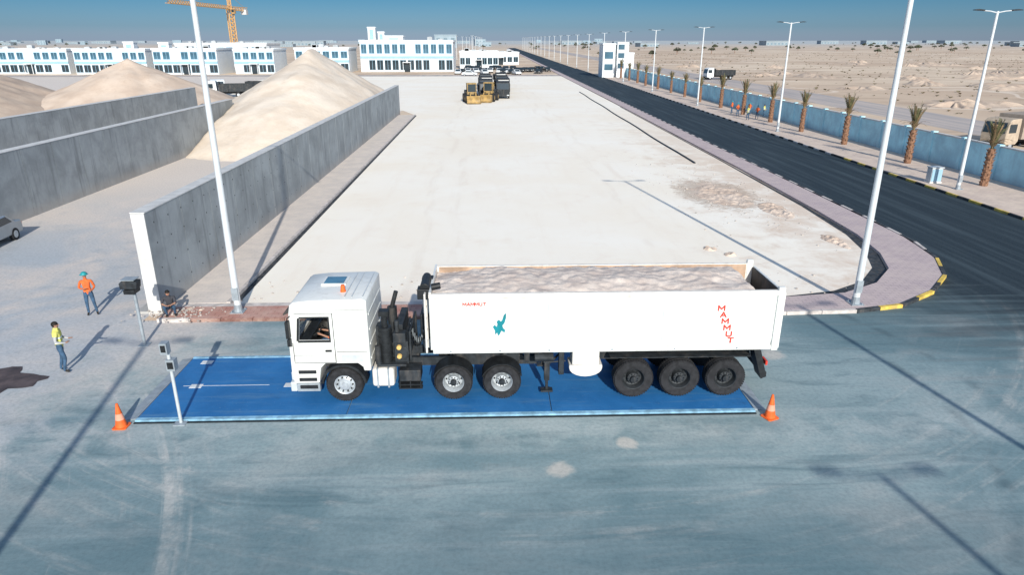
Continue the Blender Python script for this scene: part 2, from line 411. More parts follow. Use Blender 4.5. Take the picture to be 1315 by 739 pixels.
vg=MB()
vg.box(31.35,37.55,24.2,210,0,.115); structure('verge',vg,M['verge'],up=False)
m=MB(); m.box(-12.78,-10.6,25.71,98,0,.11); structure('wall_walkway',m,M['walk'],up=False)
m=MB(); m.box(-10.6,-10.45,25.71,98,0,.16); structure('walkway_kerb',m,M['kgry'],up=False)
m=MB(); poly([(-10.44,26),(-10.44,98),(-10.28,98),(-10.25,60),(-10.2,26)],.015,m); structure('walkway_dark_strip',m,M['kblk'])  # thin dark strip along the lot side of the walkway kerb
m=MB(); poly([(54,-50),(64,-50),(64,900),(54,900)],.006,m)
g=NG('pale_service_road',.9); P=g.pos(); a=g.noise(g.vmul(P,(1,.06,0)),.8,6,.6)
g.col(g.mix(g.rng(a,.35,.65),(.40,.36,.34),(.56,.47,.41))); M['srv']=g.m
structure('service_road',m,M['srv'])
m=MB(); poly([(-160,206),(20.6,206),(20.6,214),(-160,214)],.014,m); structure('cross_road',m,M['srv'])
pts=[]
for i in range(40):
    t=2*math.pi*i/40; r=1+.45*noise.noise(Vector((math.cos(t)*2.2,math.sin(t)*2.2,3)))
    pts.append((-15.9+1.75*r*math.cos(t),19.35+.95*r*math.sin(t)))
M['mud']=mat('wet_brown_mud',(.09,.065,.06),.5,0,.4,2,.3)
structure('mud_puddle',poly(pts,.014),M['mud'])
pts=[(-17.3+.8*math.cos(t/14*6.28)*(1+.3*R.random()),16.2+.45*math.sin(t/14*6.28)*(1+.3*R.random())) for t in range(14)]
structure('mud_puddle',poly(pts,.014),M['mud'])

# ------------------------------------------------------------ retaining walls
def retaining(x,y0,y1,h,label,thick=.65,holes=False):
    w=thing('concrete_wall',label,'wall',(x,(y0+y1)/2,0),group='concrete bay walls')
    L=(y1-y0)/2; m=MB(); m.box(-thick/2,thick/2-.03,-L,L,0,h-.02)
    yy=-L; 
    while yy<L-.1:
        e=min(yy+3.0,L); m.box(thick/2-.028,thick/2,yy+.02,e-.02,0,h-.02); yy=e
    m.obj('wall_face',M['conc'],w)
    c=MB(); c.box(-thick/2-.02,thick/2+.02,-L-.02,L+.02,h-.018,h+.02); c.obj('coping',M['conclight'],w)
    f=MB(); f.box(-thick/2-.5,thick/2+.02,-L,L,0,.1); f.obj('footing',M['conc'],w)
    c=MB(); c.box(-thick/2,thick/2,-L-.03,-L-.003,0,h-.03); c.obj('end_face',M['conclight'],w)
    if holes:
        d=MB()
        for k in range(18):
            for z in (.7,1.7,2.7,3.5):
                yy=-L+.6+k*1.2; d.cyl((thick/2+.001,yy,z),(thick/2+.006,yy,z),.035,.035,8)
        d.obj('tie_holes',M['black'],w)
    return w
retaining(-13.02,24.9,99.5,4.0,'long grey cast concrete wall beside the sand lot',.5,True)
retaining(-27.8,2,76,4.0,'grey concrete bay wall with silver car parked beside it')
retaining(-39.5,2,95.5,4.0,'grey concrete bay wall in front of sand heap')

# ------------------------------------------------------------ piles
def pile(name,label,cx,cy,rx,ry,h,m_,ridge=0.,ex=1.,seed=0,clip=None,lump=.3,nn=90):
    def f(x,y):
        yy=max(0,abs(y)-ridge); d=math.hypot(x/rx,yy/(ry-ridge))
        hh=h*(1-d**ex)
        hh+= lump*noise.noise(Vector((x*.22+seed,y*.22,seed)))*min(1,max(0,1-d)*3) + lump*.25*noise.noise(Vector((x*.9,y*.9,seed)))
        a=math.atan2(y,x); hh+=lump*.9*noise.noise(Vector((math.cos(a)*3,math.sin(a)*3,seed)))*min(1,max(0,1-d)*2)*min(1,d*3)
        if clip: hh=clip(x,y,hh)
        return max(-.05,hh)
    m=MB(); m.grid(-rx*1.05,rx*1.05,-ry*1.05,ry*1.05,nn,nn,f)
    o=m.obj(name,m_,loc=(cx,cy,0),up=True,label=label,category='pile'); o.data.shade_smooth(); return o
def clip1(x,y,h):
    yw=y+90
    if yw<84: h+=max(0,.9*(1-abs(x-1)/8))*max(0,min(1,(84-yw)/6))*max(0,min(1,(yw-58)/8))
    if yw>96: h-=(yw-96)*.55
    if yw<76.6 and x<-5.5: h=-.05
    if x>8.7: h=-.05
    elif yw>97: h=min(h,(8.2-x)*.62)
    return h
pile('sand_pile','tall pale sand heap between two concrete walls',-22.0,90,14.2,29,8.9,M['sand'],2,.90,1,clip1,.35,110)
pile('sand_pile','tan sand heap behind the concrete bay wall',-53,107,17,18,7.4,M['tan_sand'],0,.93,5)
pile('sand_pile','brown sand heap behind the concrete bay wall',-71,97,16,20,6.0,M['brown_sand'],6,1.,9)
def soil(cx,cy,rx,ry,h,seed):
    def f(x,y):
        d=math.hypot(x/rx,y/ry)+.35*noise.noise(Vector((x*.9,y*.9,seed)))
        e=max(0,min(1,(1-d)*2.5))
        n=noise.noise(Vector((x*2.3+seed,y*2.3,1)))+.6*noise.noise(Vector((x*5,y*5,seed)))
        return -.02+e*h*(.35+.9*max(0,n+.25))
    m=MB(); m.grid(-rx*1.3,rx*1.3,-ry*1.3,ry*1.3,70,70,f)
    o=m.obj('disturbed_soil',M['rough_soil'],loc=(cx,cy,.006),up=True,label='rough patch of disturbed soil on the pale lot',category='soil'); o.data.shade_smooth()
soil(15.6,45.5,1.9,4.0,.13,3.1); soil(17.6,41,.9,2.2,.14,7.7); soil(18.0,34,.5,1.6,.14,6.1); soil(11.0,32.8,.4,.4,.2,2.2); soil(11.7,31.8,.35,.3,.15,5.2); soil(-11.6,25.1,.6,.35,.2,9.2)  # the two smallest mounds stand in for shadow spots on the lot
m=MB()
for i in range(620):
    k=R.random()
    if k<.25: x,y=R.gauss(-12.0,.7),R.gauss(24.6,.5)
    elif k<.8: x,y=R.gauss(15.8,1.8),R.gauss(45,5)
    else: x,y=R.uniform(-11,17),R.uniform(25.9,29)
    r=R.uniform(.015,.06); m.sph((x,y,r*.5+.01+(.11 if y<25.3 else 0)),r,(1,R.uniform(.6,1),.7),6,4)
m.obj('loose_stones',M['rock'],kind='stuff',label='scattered loose stones on the sand',category='stones')
m=MB(); pts=[(17.9+.07*math.sin(i*.7)-.018*i,142-i*2.8,.05) for i in range(31)]
m.pipe(pts,.08,6); m.obj('dark_line_pipe',M['black'],label='long black pipe along a dark line on pale sand',category='hose')  # thin black pipe drawn as the dark line along the lot

# ------------------------------------------------------------ blue boundary wall
w=thing('boundary_wall','long light blue boundary wall with piers beside palm verge','wall',(37.75,110,0))
m=MB(); m.box(-.12,.12,-90,90,0,2.5); m.obj('wall_panel',M['bwall'],w)
m=MB(); m.box(-.17,.17,-90,90,2.503,2.6); m.obj('coping',M['conclight'],w)
pm=MB(); pm.box(-.2,.2,-.2,.2,0,2.68)
p0=pm.obj('wall_pier',M['bwall'],w,loc=(0,-88,0))
for i in range(1,45):
    c=p0.copy(); COL.objects.link(c); c.parent=w; c.location=(0,-88+i*4,0)

# ------------------------------------------------------------ street lamps
def street_lamp(loc,h=11.6):
    t=thing('street_lamp','tall white double armed street lamp','street lamp',loc,group='street lamps along the site roads')
    m=MB(); m.cyl((0,0,.02),(0,0,h),.135,.085,14); m.mi=1
    m.box(-.12,.12,-.138,-.10,.5,1.0); m.mi=0
    m.obj('pole',[M['pole'],M['grey']],t,smooth=True)
    m=MB(); m.box(-.25,.25,-.25,.25,0,.03); 
    for a in (-.19,.19):
        for b in (-.19,.19): m.cyl((a,b,.03),(a,b,.09),.02,.02,6)
    m.cyl((0,0,.03),(0,0,.3),.17,.14,12); m.obj('base_plate',M['grey'],t)
    for s in (-1,1):
        a=MB(); a.pipe([(0,0,h-.1),(s*.5,0,h+.0),(s*1.0,0,h+.04)],.035,6); a.obj('arm',M['pole'],t,smooth=True)
        l=MB(); l.prism([(s*.9,h+.01),(s*1.6,h+.05),(s*1.58,h+.09),(s*1.3,h+.13),(s*.9,h+.09)],-.12,.12); l.obj('lamp_head',M['dark'],t,bevel=.02)
    return t
L0=street_lamp((-9.8,24.75,.12))
for x,y in [(14.4,24.85)]: copy_tree(L0,(x,y,.12))
L0['label']='tall white street lamp beside the concrete wall end'
for i in range(22): copy_tree(L0,(32.7,46.4+32*i,.115 if i<6 else 0),label='tall white double armed street lamp on palm verge')
for x,y in ((-7.75,-3.2),(16.4,-.4),(13.8,-11.6)):
    copy_tree(L0,(x,y,0),label='tall white double armed street lamp in the yard')
for i in range(12): copy_tree(L0,(-8-9*(i%2),330+40*i,0),label='tall white street lamp beyond the lot')

# ------------------------------------------------------------ palms
def palm(loc):
    t=thing('palm_tree','young date palm with tied upright dusty fronds','palm tree',loc,group='young palms along the verge')
    m=MB(); prof=[]
    for i in range(15):
        z=i*.19; prof.append((.25-.05*i/14+(.035 if i%2 else 0),z))
    m.lathe(prof,n=10,axis='z')
    for i in range(60):
        a=i*2.4; z=.15+i*.042; r=.22
        m.cyl((r*math.cos(a),r*math.sin(a),z),((r+.1)*math.cos(a),(r+.1)*math.sin(a),z+.12),.05,.02,4)
    m.obj('trunk',M['trunk'],t)
    m=MB(); rr=random.Random(3)
    for i in range(40):
        a=i*2.399+rr.random()*.3; spread=.15+.95*(i/40)**1.4; L=rr.uniform(1.7,2.4); m.mi=1 if i%3==0 or i>33 else 0
        pr=None; N=9
        for k in range(N+1):
            s=k/N; r=.08+spread*(s**1.6)*1.0; z=2.6+L*(s-.18*spread*s*s) - (1.1*s*s if i>33 else 0)
            p=Vector((r*math.cos(a),r*math.sin(a),z))
            if pr is not None:
                side=Vector((-math.sin(a),math.cos(a),0)); d=(p-pr).normalized()
                m.add([pr-side*.02,pr+side*.02,p+side*.014,p-side*.014],[(0,1,2,3)])
                if k>1:
                    for q in (0,.5):
                        b=pr.lerp(p,q)
                        for sd in (-1,1):
                            ll=.36*(1-.5*s)*rr.uniform(.7,1.1); tip=b+side*sd*ll*.6+d*ll*.8+Vector((0,0,rr.uniform(-.06,.03)))
                            m.add([b-d*.03,b+d*.04,tip],[(0,1,2)])
            pr=p
    m.obj('crown',[M['frond'],M['frondry']],t)
    return t
p0=palm((35.3,47.5,.1))
for i,y in enumerate([57,68,78,87.5,97,107,117.5,128,138,149,160,170,181,192]):
    copy_tree(p0,(35.3+R.uniform(-.2,.2),y,.1),R.uniform(0,6),R.uniform(.88,1.08))

t=thing('utility_cabinet','pale blue metal utility cabinet on the verge','cabinet',(32.4,48.8,.115))
m=MB(); m.box(-.4,.4,-.3,.3,.1,1.1); m.obj('cabinet_body',M['lgrey'],t,bevel=.02)
m=MB(); m.box(-.37,-.01,-.33,-.303,.15,1.0); m.box(.01,.37,-.33,-.303,.15,1.0); m.obj('door',M['bblue'],t)
m=MB(); m.box(-.45,.45,-.35,.35,0,.1); m.obj('plinth',M['conclight'],t)
m=MB(); m.box(-.45,.45,-.36,.34,1.1,1.16); m.obj('cover',M['lgrey'],t)

# ------------------------------------------------------------ buildings
def make_window(w,h,fr=.12):
    m=MB(); m.box(-w/2,w/2,-.06,0,-h/2,h/2); m.mi=1
    m.box(-w/2-fr,-w/2,-.12,0,-h/2-fr,h/2+fr); m.box(w/2,w/2+fr,-.12,0,-h/2-fr,h/2+fr)
    m.box(-w/2,w/2,-.12,0,h/2,h/2+fr); m.box(-w/2,w/2,-.12,0,-h/2-fr,-h/2); m.box(-.04,.04,-.09,-.061,-h/2,h/2)
    return m
def building(label,x0,x1,y,depth,h,floors,nw,ww,wh,towers=(),name='office_building',group='white buildings beyond the lot',glass='bglass'):
    cx=(x0+x1)/2; hw=(x1-x0)/2
    t=thing(name,label,'building',(cx,y,0),group=group)
    m=MB(); m.box(-hw,hw,0,depth,0,h); m.obj('wall',M['bwhite'],t)
    m=MB(); m.box(-hw-.2,hw+.2,-.2,.12,h+.003,h+.6); m.box(-hw-.2,hw+.2,depth-.2,depth+.2,h+.003,h+.6); m.box(-hw-.2,-hw+.1,.13,depth-.21,h+.003,h+.6); m.box(hw-.1,hw+.2,.13,depth-.21,h+.003,h+.6)
    m.obj('parapet',M['bwhite'],t)
    m=MB(); m.box(-hw+.12,hw-.12,.14,depth-.25,h+.004,h+.1); m.obj('roof',M['roofgrey'],t)
    fh=h/floors
    for f in range(1,floors):
        b=MB(); b.box(-hw-.02,hw+.02,-.16,-.003,f*fh-.4,f*fh+.3); b.obj('blue_band',M['bblue'],t)
    for f in range(floors):
        w0=None; W2,H2=(ww*1.2,wh*1.1) if f==0 else (ww,wh)
        for i in range(nw):
            if (i*7+f*3+int(abs(cx)))%9==0: continue
            p=(-hw+(i+.5)*2*hw/nw,-.005,f*fh+fh*(.47 if f==0 else .55))
            if w0 is None: w0=make_window(W2,H2,.06 if f==0 else .14).obj('window',[M['glass' if f==0 else glass],M['bblue']],t,loc=p)
            else:
                c=w0.copy(); COL.objects.link(c); c.parent=t; c.location=p
    for (tx,tw,th) in towers:
        m=MB(); m.box(tx-tw/2,tx+tw/2,.5,tw,h+.003,th); m.box(tx-tw/2-.15,tx+tw/2+.15,.35,tw+.15,th+.003,th+.4)
        m.mi=1; m.box(tx-tw*.25,tx+tw*.25,.42,.49,h+.8,th-.4)
        m.obj('roof_tower',[M['bwhite'],M['bblue']],t)
    m=MB(); m.box(-1.3,1.3,-1.6,-.2,2.9,3.1); m.box(-1.25,-1.1,-1.5,-1.35,0,2.9); m.box(1.1,1.25,-1.5,-1.35,0,2.9); m.mi=1; m.box(-.9,.9,-.2,-.13,0,2.5); m.obj('entrance',[M['bwhite'],M['glass']],t)
    for i in range(5):
        xx=R.uniform(-hw+2,hw-2); zz=R.uniform(.8,1.6); m=MB(); m.box(xx-.8,xx+.8,3,4.4,h+.103,h+zz); m.cyl((xx,3.7,h+zz),(xx,3.7,h+zz+.1),.5,.5,10); m.obj('rooftop_unit',M['roofgrey'],t,bevel=.03)
    return t
LB='two storey white and blue office block'
building(LB+' beside crane',-126,-104.5,222,14,6.8,2,9,1.6,1.9,[(6,3,9.0)])
building(LB,-101,-82,219,14,7.0,2,7,1.9,2.0,[(-6,3,8.8)])
building(LB,-78,-66,222,14,6.8,2,5,1.6,1.9)
building(LB,-62,-45,231,14,7.0,2,6,1.9,1.9)
building(LB,-152,-129,224,14,6.8,2,9,1.7,1.9)
building(LB,-180,-156,228,14,7.0,2,9,1.7,1.9)
building('large white building with rooftop tower and tall windows',-42,-12,235,18,9.2,2,12,1.6,2.7,[(-11,2.4,13.4),(-8,2.0,12.0),(-4,6,10.8)])
building('long low white building behind the lot',-11,3,262,12,5.5,1,7,1.3,2.0)
building('low white workshop beyond the lot',-3,12,300,12,4.5,1,6,1.5,1.8)
building('white building with stepped front',-118,-84,275,18,8.2,2,11,1.8,1.7)
t=thing('gatehouse','white blocky gatehouse at end of blue wall','gatehouse',(35.6,198,0))
m=MB(); m.box(-4.2,4.2,0,9,0,6.2); m.box(-4.6,-1.2,-1,6,0,8.6); m.prism([(-.8,-1.5),(1.6,-1.5),(2.6,-.4),(2.6,2),(-.8,2)],0,9.3,'z'); m.obj('wall',M['bwhite'],t)
m=MB(); m.box(-4.75,-1.05,-1.15,6.1,8.603,9.0); m.box(2.62,4.3,-.1,9.1,6.203,6.6); m.obj('parapet',M['bwhite'],t)
for (a,b,c,d) in ((-4.1,-1.8,2,3.6),(-4.1,-1.8,5,6.8)):
    m=MB(); m.box(a,b,-1.06,-1.003,c,d); m.obj('window',M['bglass'],t)
m=MB(); m.box(2.9,3.9,-.05,-.003,0,2.2); m.obj('door',M['bblue'],t)
for z in (2.5,5.2,7.4):
    m=MB(); m.box(-.5,1.4,-1.56,-1.503,z,z+1.3); m.obj('window',M['bglass'],t)
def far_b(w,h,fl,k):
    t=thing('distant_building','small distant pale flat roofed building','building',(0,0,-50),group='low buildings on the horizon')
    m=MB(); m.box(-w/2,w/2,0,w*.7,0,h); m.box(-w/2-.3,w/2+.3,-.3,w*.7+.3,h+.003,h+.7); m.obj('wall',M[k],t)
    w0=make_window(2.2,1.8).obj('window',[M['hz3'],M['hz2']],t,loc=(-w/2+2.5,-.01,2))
    for f in range(fl):
        for i in range(int(w/5)):
            if f or i:
                c=w0.copy(); COL.objects.link(c); c.parent=t; c.location=(-w/2+2.5+5*i,-.01,2+3.6*f)
    return t
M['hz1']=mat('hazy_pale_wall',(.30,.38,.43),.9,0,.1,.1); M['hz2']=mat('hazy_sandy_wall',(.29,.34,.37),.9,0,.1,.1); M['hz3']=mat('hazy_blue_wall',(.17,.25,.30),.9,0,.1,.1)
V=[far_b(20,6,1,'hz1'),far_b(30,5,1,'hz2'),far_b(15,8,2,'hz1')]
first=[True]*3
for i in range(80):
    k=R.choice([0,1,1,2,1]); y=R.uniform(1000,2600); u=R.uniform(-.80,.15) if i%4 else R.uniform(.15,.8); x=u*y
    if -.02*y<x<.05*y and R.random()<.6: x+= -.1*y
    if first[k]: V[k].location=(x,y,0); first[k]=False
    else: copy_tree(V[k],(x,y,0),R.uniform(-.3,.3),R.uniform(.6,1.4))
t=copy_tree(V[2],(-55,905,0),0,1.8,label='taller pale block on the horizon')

def bush():
    t=thing('tree','small dark distant desert tree','tree',(0,0,-50),group='trees along the horizon')
    m=MB(); m.cyl((0,0,0),(.1,0,1.8),.22,.12,6); m.cyl((.1,0,1.5),(.9,.2,2.6),.1,.05,5); m.cyl((.1,0,1.5),(-.8,-.2,2.7),.1,.05,5); m.obj('trunk',M['trunk'],t)
    m=MB(); rr=random.Random(5)
    for i in range(170):
        a=rr.random()*6.28; r=2.2*rr.random()**.5; z=2.0+rr.random()*2.2*(1-r/3.2); s=rr.uniform(.25,.55)
        c=Vector((r*math.cos(a),r*math.sin(a),z)); e1=Vector((rr.gauss(0,1),rr.gauss(0,1),rr.gauss(0,1))).normalized()*s; e2=e1.cross(Vector((rr.random(),rr.random(),1))).normalized()*s
        m.add([c-e1,c+e2*.7,c+e1,c-e2*.7],[(0,1,2,3)])
    m.obj('crown',M['leaf'],t); return t
b0=bush(); b0.location=(95,420,0)
for i in range(220):
    y=R.uniform(480,1800); x=R.uniform(.05,.78)*y if R.random()<.75 else R.uniform(-.7,.05)*y
    if 15<x<75 and y<450: x+=60
    copy_tree(b0,(x,y,0),R.uniform(0,6),R.uniform(.5,1.4))
m=MB()
for i in range(1500):
    y=R.uniform(40,560); x=R.uniform(66,66+y*.6); s=R.uniform(.12,.5)
    for j in range(5):
        a=R.random()*6.28; b=a+R.uniform(.8,1.6); m.add([(x,y,0),(x+s*math.cos(a),y+s*math.sin(a),s*R.uniform(.4,.9)),(x+s*math.cos(b),y+s*math.sin(b),s*.5)],[(0,1,2)])
m.obj('desert_scrub',M['scrub'],kind='stuff',label='low dry scrub dotted over desert',category='scrub')
mm=None
for i in range(45):
    y=R.uniform(60,330); x=R.uniform(70,75+y*.5)
    if mm is None:
        mm=pile('earth_mound','low mound of brown desert earth',x,y,5,4,.9,M['brown_sand'],0,1.3,4,None,.7,50); mm['group']='earth mounds on the desert'
    else:
        c=mm.copy(); COL.objects.link(c); c.location=(x,y,0); c.rotation_euler=(0,0,R.uniform(0,6)); c.scale=(R.uniform(.5,1.8),R.uniform(.5,1.4),R.uniform(.4,1.1))

# ------------------------------------------------------------ tower crane
t=thing('tower_crane','yellow lattice tower crane behind the buildings','crane',(-104.5,300,0))
def lattice(m,a,b,w,n,r=.11,tri=False):
    a=Vector(a); b=Vector(b); d=(b-a).normalized(); s=d.orthogonal().normalized() if abs(d.z)>.5 else Vector((0,0,1)).cross(d).normalized(); u=d.cross(s)
    cs=[(1,1),(1,-1),(-1,-1),(-1,1)] if not tri else [(1,-.8),(-1,-.8),(0,1)]
    for i,(p,q) in enumerate(cs):
        o=s*p*w/2+u*q*w/2*(-1 if tri and u.z<0 else 1); m.beam(a+o,b+o,r)
        p2,q2=cs[(i+1)%len(cs)]; o2=s*p2*w/2+u*q2*w/2*(-1 if tri and u.z<0 else 1)
        for k in range(n):
            A=a.lerp(b,k/n); B=a.lerp(b,(k+1)/n); m.beam(A+o,B+o2,r*.6); m.beam(A+o,A+o2,r*.6)
m=MB(); lattice(m,(0,0,0),(0,0,21.0),2.0,14,.3); m.obj('mast',M['crane'],t)
m=MB(); m.box(-1.2,1.2,-1.2,1.2,21.0,21.7); lattice(m,(0,0,21.7),(0,0,27.5),1.0,4,.2); m.obj('slewing_top',M['crane'],t)
m=MB(); lattice(m,(0,-1,22.0),(-3,-50,22.0),1.3,26,.2,True); m.obj('jib',M['crane'],t)
m=MB(); lattice(m,(0,1,21.8),(2.5,12,21.8),1.3,6,.2); m.beam((0,0,27.4),(-1.8,-30,22.8),.08); m.beam((0,0,27.4),(2.3,11,22.3),.08); m.obj('counter_jib',M['crane'],t)
m=MB(); m.box(1.2,3.4,9,11.5,19.7,21.6); m.obj('counterweight',M['conclight'],t)
m=MB(); m.box(1,2.2,-1.6,.2,19.8,21.6); m.mi=1; m.box(1.1,2.1,-1.66,-1.605,20.2,21.4); m.obj('operator_cab',[M['crane'],M['glass']],t)

# ------------------------------------------------------------ wheels
def wheel(parent,x,y,z,kind,flip=False,r=.53,w=.3):
    s=r/.53; ws=w/.3
    key=(kind,round(r,2),round(w,2))
    if key not in wheel.cache:
        h=MB(); h.cyl((0,-.17*ws,0),(0,.1*ws,0),.085*s,.085*s,12)
        for i in range(10):
            a=i*.628; h.cyl((.13*s*math.cos(a),-.13*ws,.13*s*math.sin(a)),(.13*s*math.cos(a),-.10*ws,.13*s*math.sin(a)),.014*s,.014*s,6)
        hub=h.obj('wheel',M['dark'] if kind!='front' else M['rim'],smooth=True)
        tp=[(.29,-.13),(.33,-.145),(.42,-.155),(.50,-.15),(.525,-.12),(.53,-.06),(.515,-.05),(.515,-.035),(.53,-.03),(.53,.03),(.515,.035),(.515,.05),(.53,.06),(.525,.12),(.50,.15),(.33,.145),(.29,.13)]
        t=MB(); t.lathe([(a*s,b*ws) for a,b in tp],n=36,close=True); 
        for i in range(48):
            a=2*math.pi*i/48; T=Matrix.Rotation(-a,4,'Y'); t.box(.522*s,.538*s,-.13*ws,-.07*ws,-.018*s,.018*s,T); t.box(.522*s,.538*s,.07*ws,.13*ws,-.018*s,.018*s,T)
        ty=t.obj('tyre',M['tyre'],hub,smooth=True)
        q=MB()
        if kind=='front':
            q.lathe([(a*s,b*ws) for a,b in [(.30,-.14),(.275,-.13),(.255,-.07),(.20,-.09),(.16,-.13),(.10,-.135),(0,-.135)]],n=32)
            q.mi=1
            for i in range(10):
                a=i*.628; q.cyl((.222*s*math.cos(a),-.12*ws,.222*s*math.sin(a)),(.222*s*math.cos(a),-.075*ws,.222*s*math.sin(a)),.024*s,.024*s,8)
        else:
            q.lathe([(a*s,b*ws) for a,b in [(.30,-.14),(.285,-.13),(.265,-.05),(.25,.0),(.17,.02),(.155,-.05),(.15,-.09),(.09,-.10),(0,-.10)]],n=32)
            q.mi=1
            for i in range(8):
                a=i*.785; q.cyl((.21*s*math.cos(a),-.005*ws,.21*s*math.sin(a)),(.21*s*math.cos(a),.02*ws,.21*s*math.sin(a)),.026*s,.026*s,8)
        q.obj('rim',[M['rimdark'] if kind=='trailer' else M['rim'],M['black']],hub,smooth=True)
        wheel.cache[key]=hub; hub.parent=parent; hub.location=(x,y,z); hub.rotation_euler=(0,0,math.pi if flip else 0); return hub
    return copy_tree(wheel.cache[key],(x,y,z),math.pi if flip else 0.,parent=parent)
wheel.cache={}

# block capitals drawn as flat strokes, unit height 1
STROKES={'M':[[(0,0),(0,1)],[(0,1),(.42,.30)],[(.42,.30),(.84,1)],[(.84,1),(.84,0)]],'A':[[(0,0),(.38,1)],[(.38,1),(.76,0)],[(.15,.33),(.61,.33)]],
 'U':[[(0,1),(0,.2)],[(0,.2),(.18,0)],[(.18,0),(.52,0)],[(.52,0),(.7,.2)],[(.7,.2),(.7,1)]],'T':[[(.36,0),(.36,1)],[(0,1),(.72,1)]]}
def letter(ch,cx,cz,h,w,y,th):
    m=MB(); W_l={'M':.84,'A':.76,'U':.7,'T':.72}[ch]
    for k,(a,b) in enumerate(STROKES[ch]):
        A=Vector((cx+(a[0]-W_l/2)*w,cz+(a[1]-.5)*h)); B=Vector((cx+(b[0]-W_l/2)*w,cz+(b[1]-.5)*h))
        d=(B-A).normalized(); A=A-d*th*.35; B=B+d*th*.35; n=Vector((-d.y,d.x))*th/2; yy=y-.0006*k
        m.prism([tuple(A+n),tuple(B+n),tuple(B-n),tuple(A-n)],yy-.0015,yy+.0015)
    return m

# ------------------------------------------------------------ the tipper truck
TX=1.2
T=thing('tipper_truck','white tractor and long tipper trailer loaded with sand on blue weighbridge','truck',(TX,18.92,.055))
O=(-TX,0,0)
prof=[(-5.72,.62),(-5.76,1.0),(-5.75,1.75),(-5.67,2.78),(-5.62,3.04),(-5.50,3.12),(-5.0,3.17),(-3.62,3.20),(-3.50,3.15),(-3.50,1.0),(-3.70,1.0),(-3.72,1.12),(-3.86,1.24),(-4.78,1.24),(-4.92,1.1),(-5.0,.62)]
m=MB(); m.prism(prof,-1.22,1.22)
cab=m.obj('cab',M['white'],T,off=O,smooth=False)
bv=cab.modifiers.new('b','BEVEL'); bv.width=.03; bv.segments=3; bv.limit_method='ANGLE'; bv.angle_limit=rad(40)
def cutter(pts,y0,y1,ax='y'):
    q=MB(); q.prism(pts,y0,y1,ax); o=q.obj('cut',M['black'],T,off=O if ax=='y' else None); return o
cuts=[cutter([(-5.60,1.4),(-5.60,1.9),(-5.54,2.72),(-5.44,2.94),(-3.62,3.04),(-3.62,1.4)],-1.14,1.14),
      cutter([(-5.46,1.96),(-5.38,2.64),(-4.60,2.66),(-4.60,1.96)],-1.5,1.5)]
wc=MB(); wc.box(-6.2,-5.3,-1.08,1.08,1.85,2.68); wcut=wc.obj('cut',M['black'],T,off=O); cuts.append(wcut)
for c in cuts:
    b=cab.modifiers.new('bo','BOOLEAN'); b.operation='DIFFERENCE'; b.object=c; b.solver='EXACT'
bake(cab)
for c in cuts: bpy.data.objects.remove(c)
cab.data.shade_smooth(); cab.data.set_sharp_from_angle(angle=rad(30))
g=NG('tinted_glass',.05,0,.6); g.col((.03,.05,.06)); g.b.inputs['Alpha'].default_value=.55; M['cglass']=g.m
m=MB(); m.prism([(-5.735,1.86),(-5.675,2.67),(-5.655,2.67),(-5.715,1.86)],-1.07,1.07); m.obj('windscreen',M['cglass'],cab,off=O)
m=MB(); m.prism([(-5.67,2.78),(-5.84,2.70),(-5.84,2.75),(-5.64,2.94)],-1.12,1.12); m.obj('sun_visor',M['dark'],cab,off=O)
m=MB(); m.box(-5.25,-3.75,-1.0,1.0,1.35,1.42); m.box(-5.5,-5.2,-1.1,1.1,1.42,1.92); m.obj('dashboard',M['black'],cab,off=O,bevel=.03)
for yy in (-.6,.6):
    m=MB(); m.box(-4.75,-4.2,yy-.26,yy+.26,1.45,1.72); m.box(-4.3,-4.12,yy-.25,yy+.25,1.7,2.4); m.box(-4.3,-4.15,yy-.12,yy+.12,2.42,2.6); m.obj('seat',M['dark'],cab,off=O,bevel=.04)
m=MB()
for i in range(20):
    a=i/20*6.283; b=(i+1)/20*6.283
    f=lambda q:(-5.02+.2*math.cos(q)*.55,-.6+.22*math.sin(q),2.0+.2*math.cos(q)*.8)
    m.cyl(f(a),f(b),.015,.015,6)
m.cyl((-5.02,-.6,2.0),(-5.2,-.6,1.85),.025,.025,6); m.obj('steering_wheel',M['black'],cab,off=O)
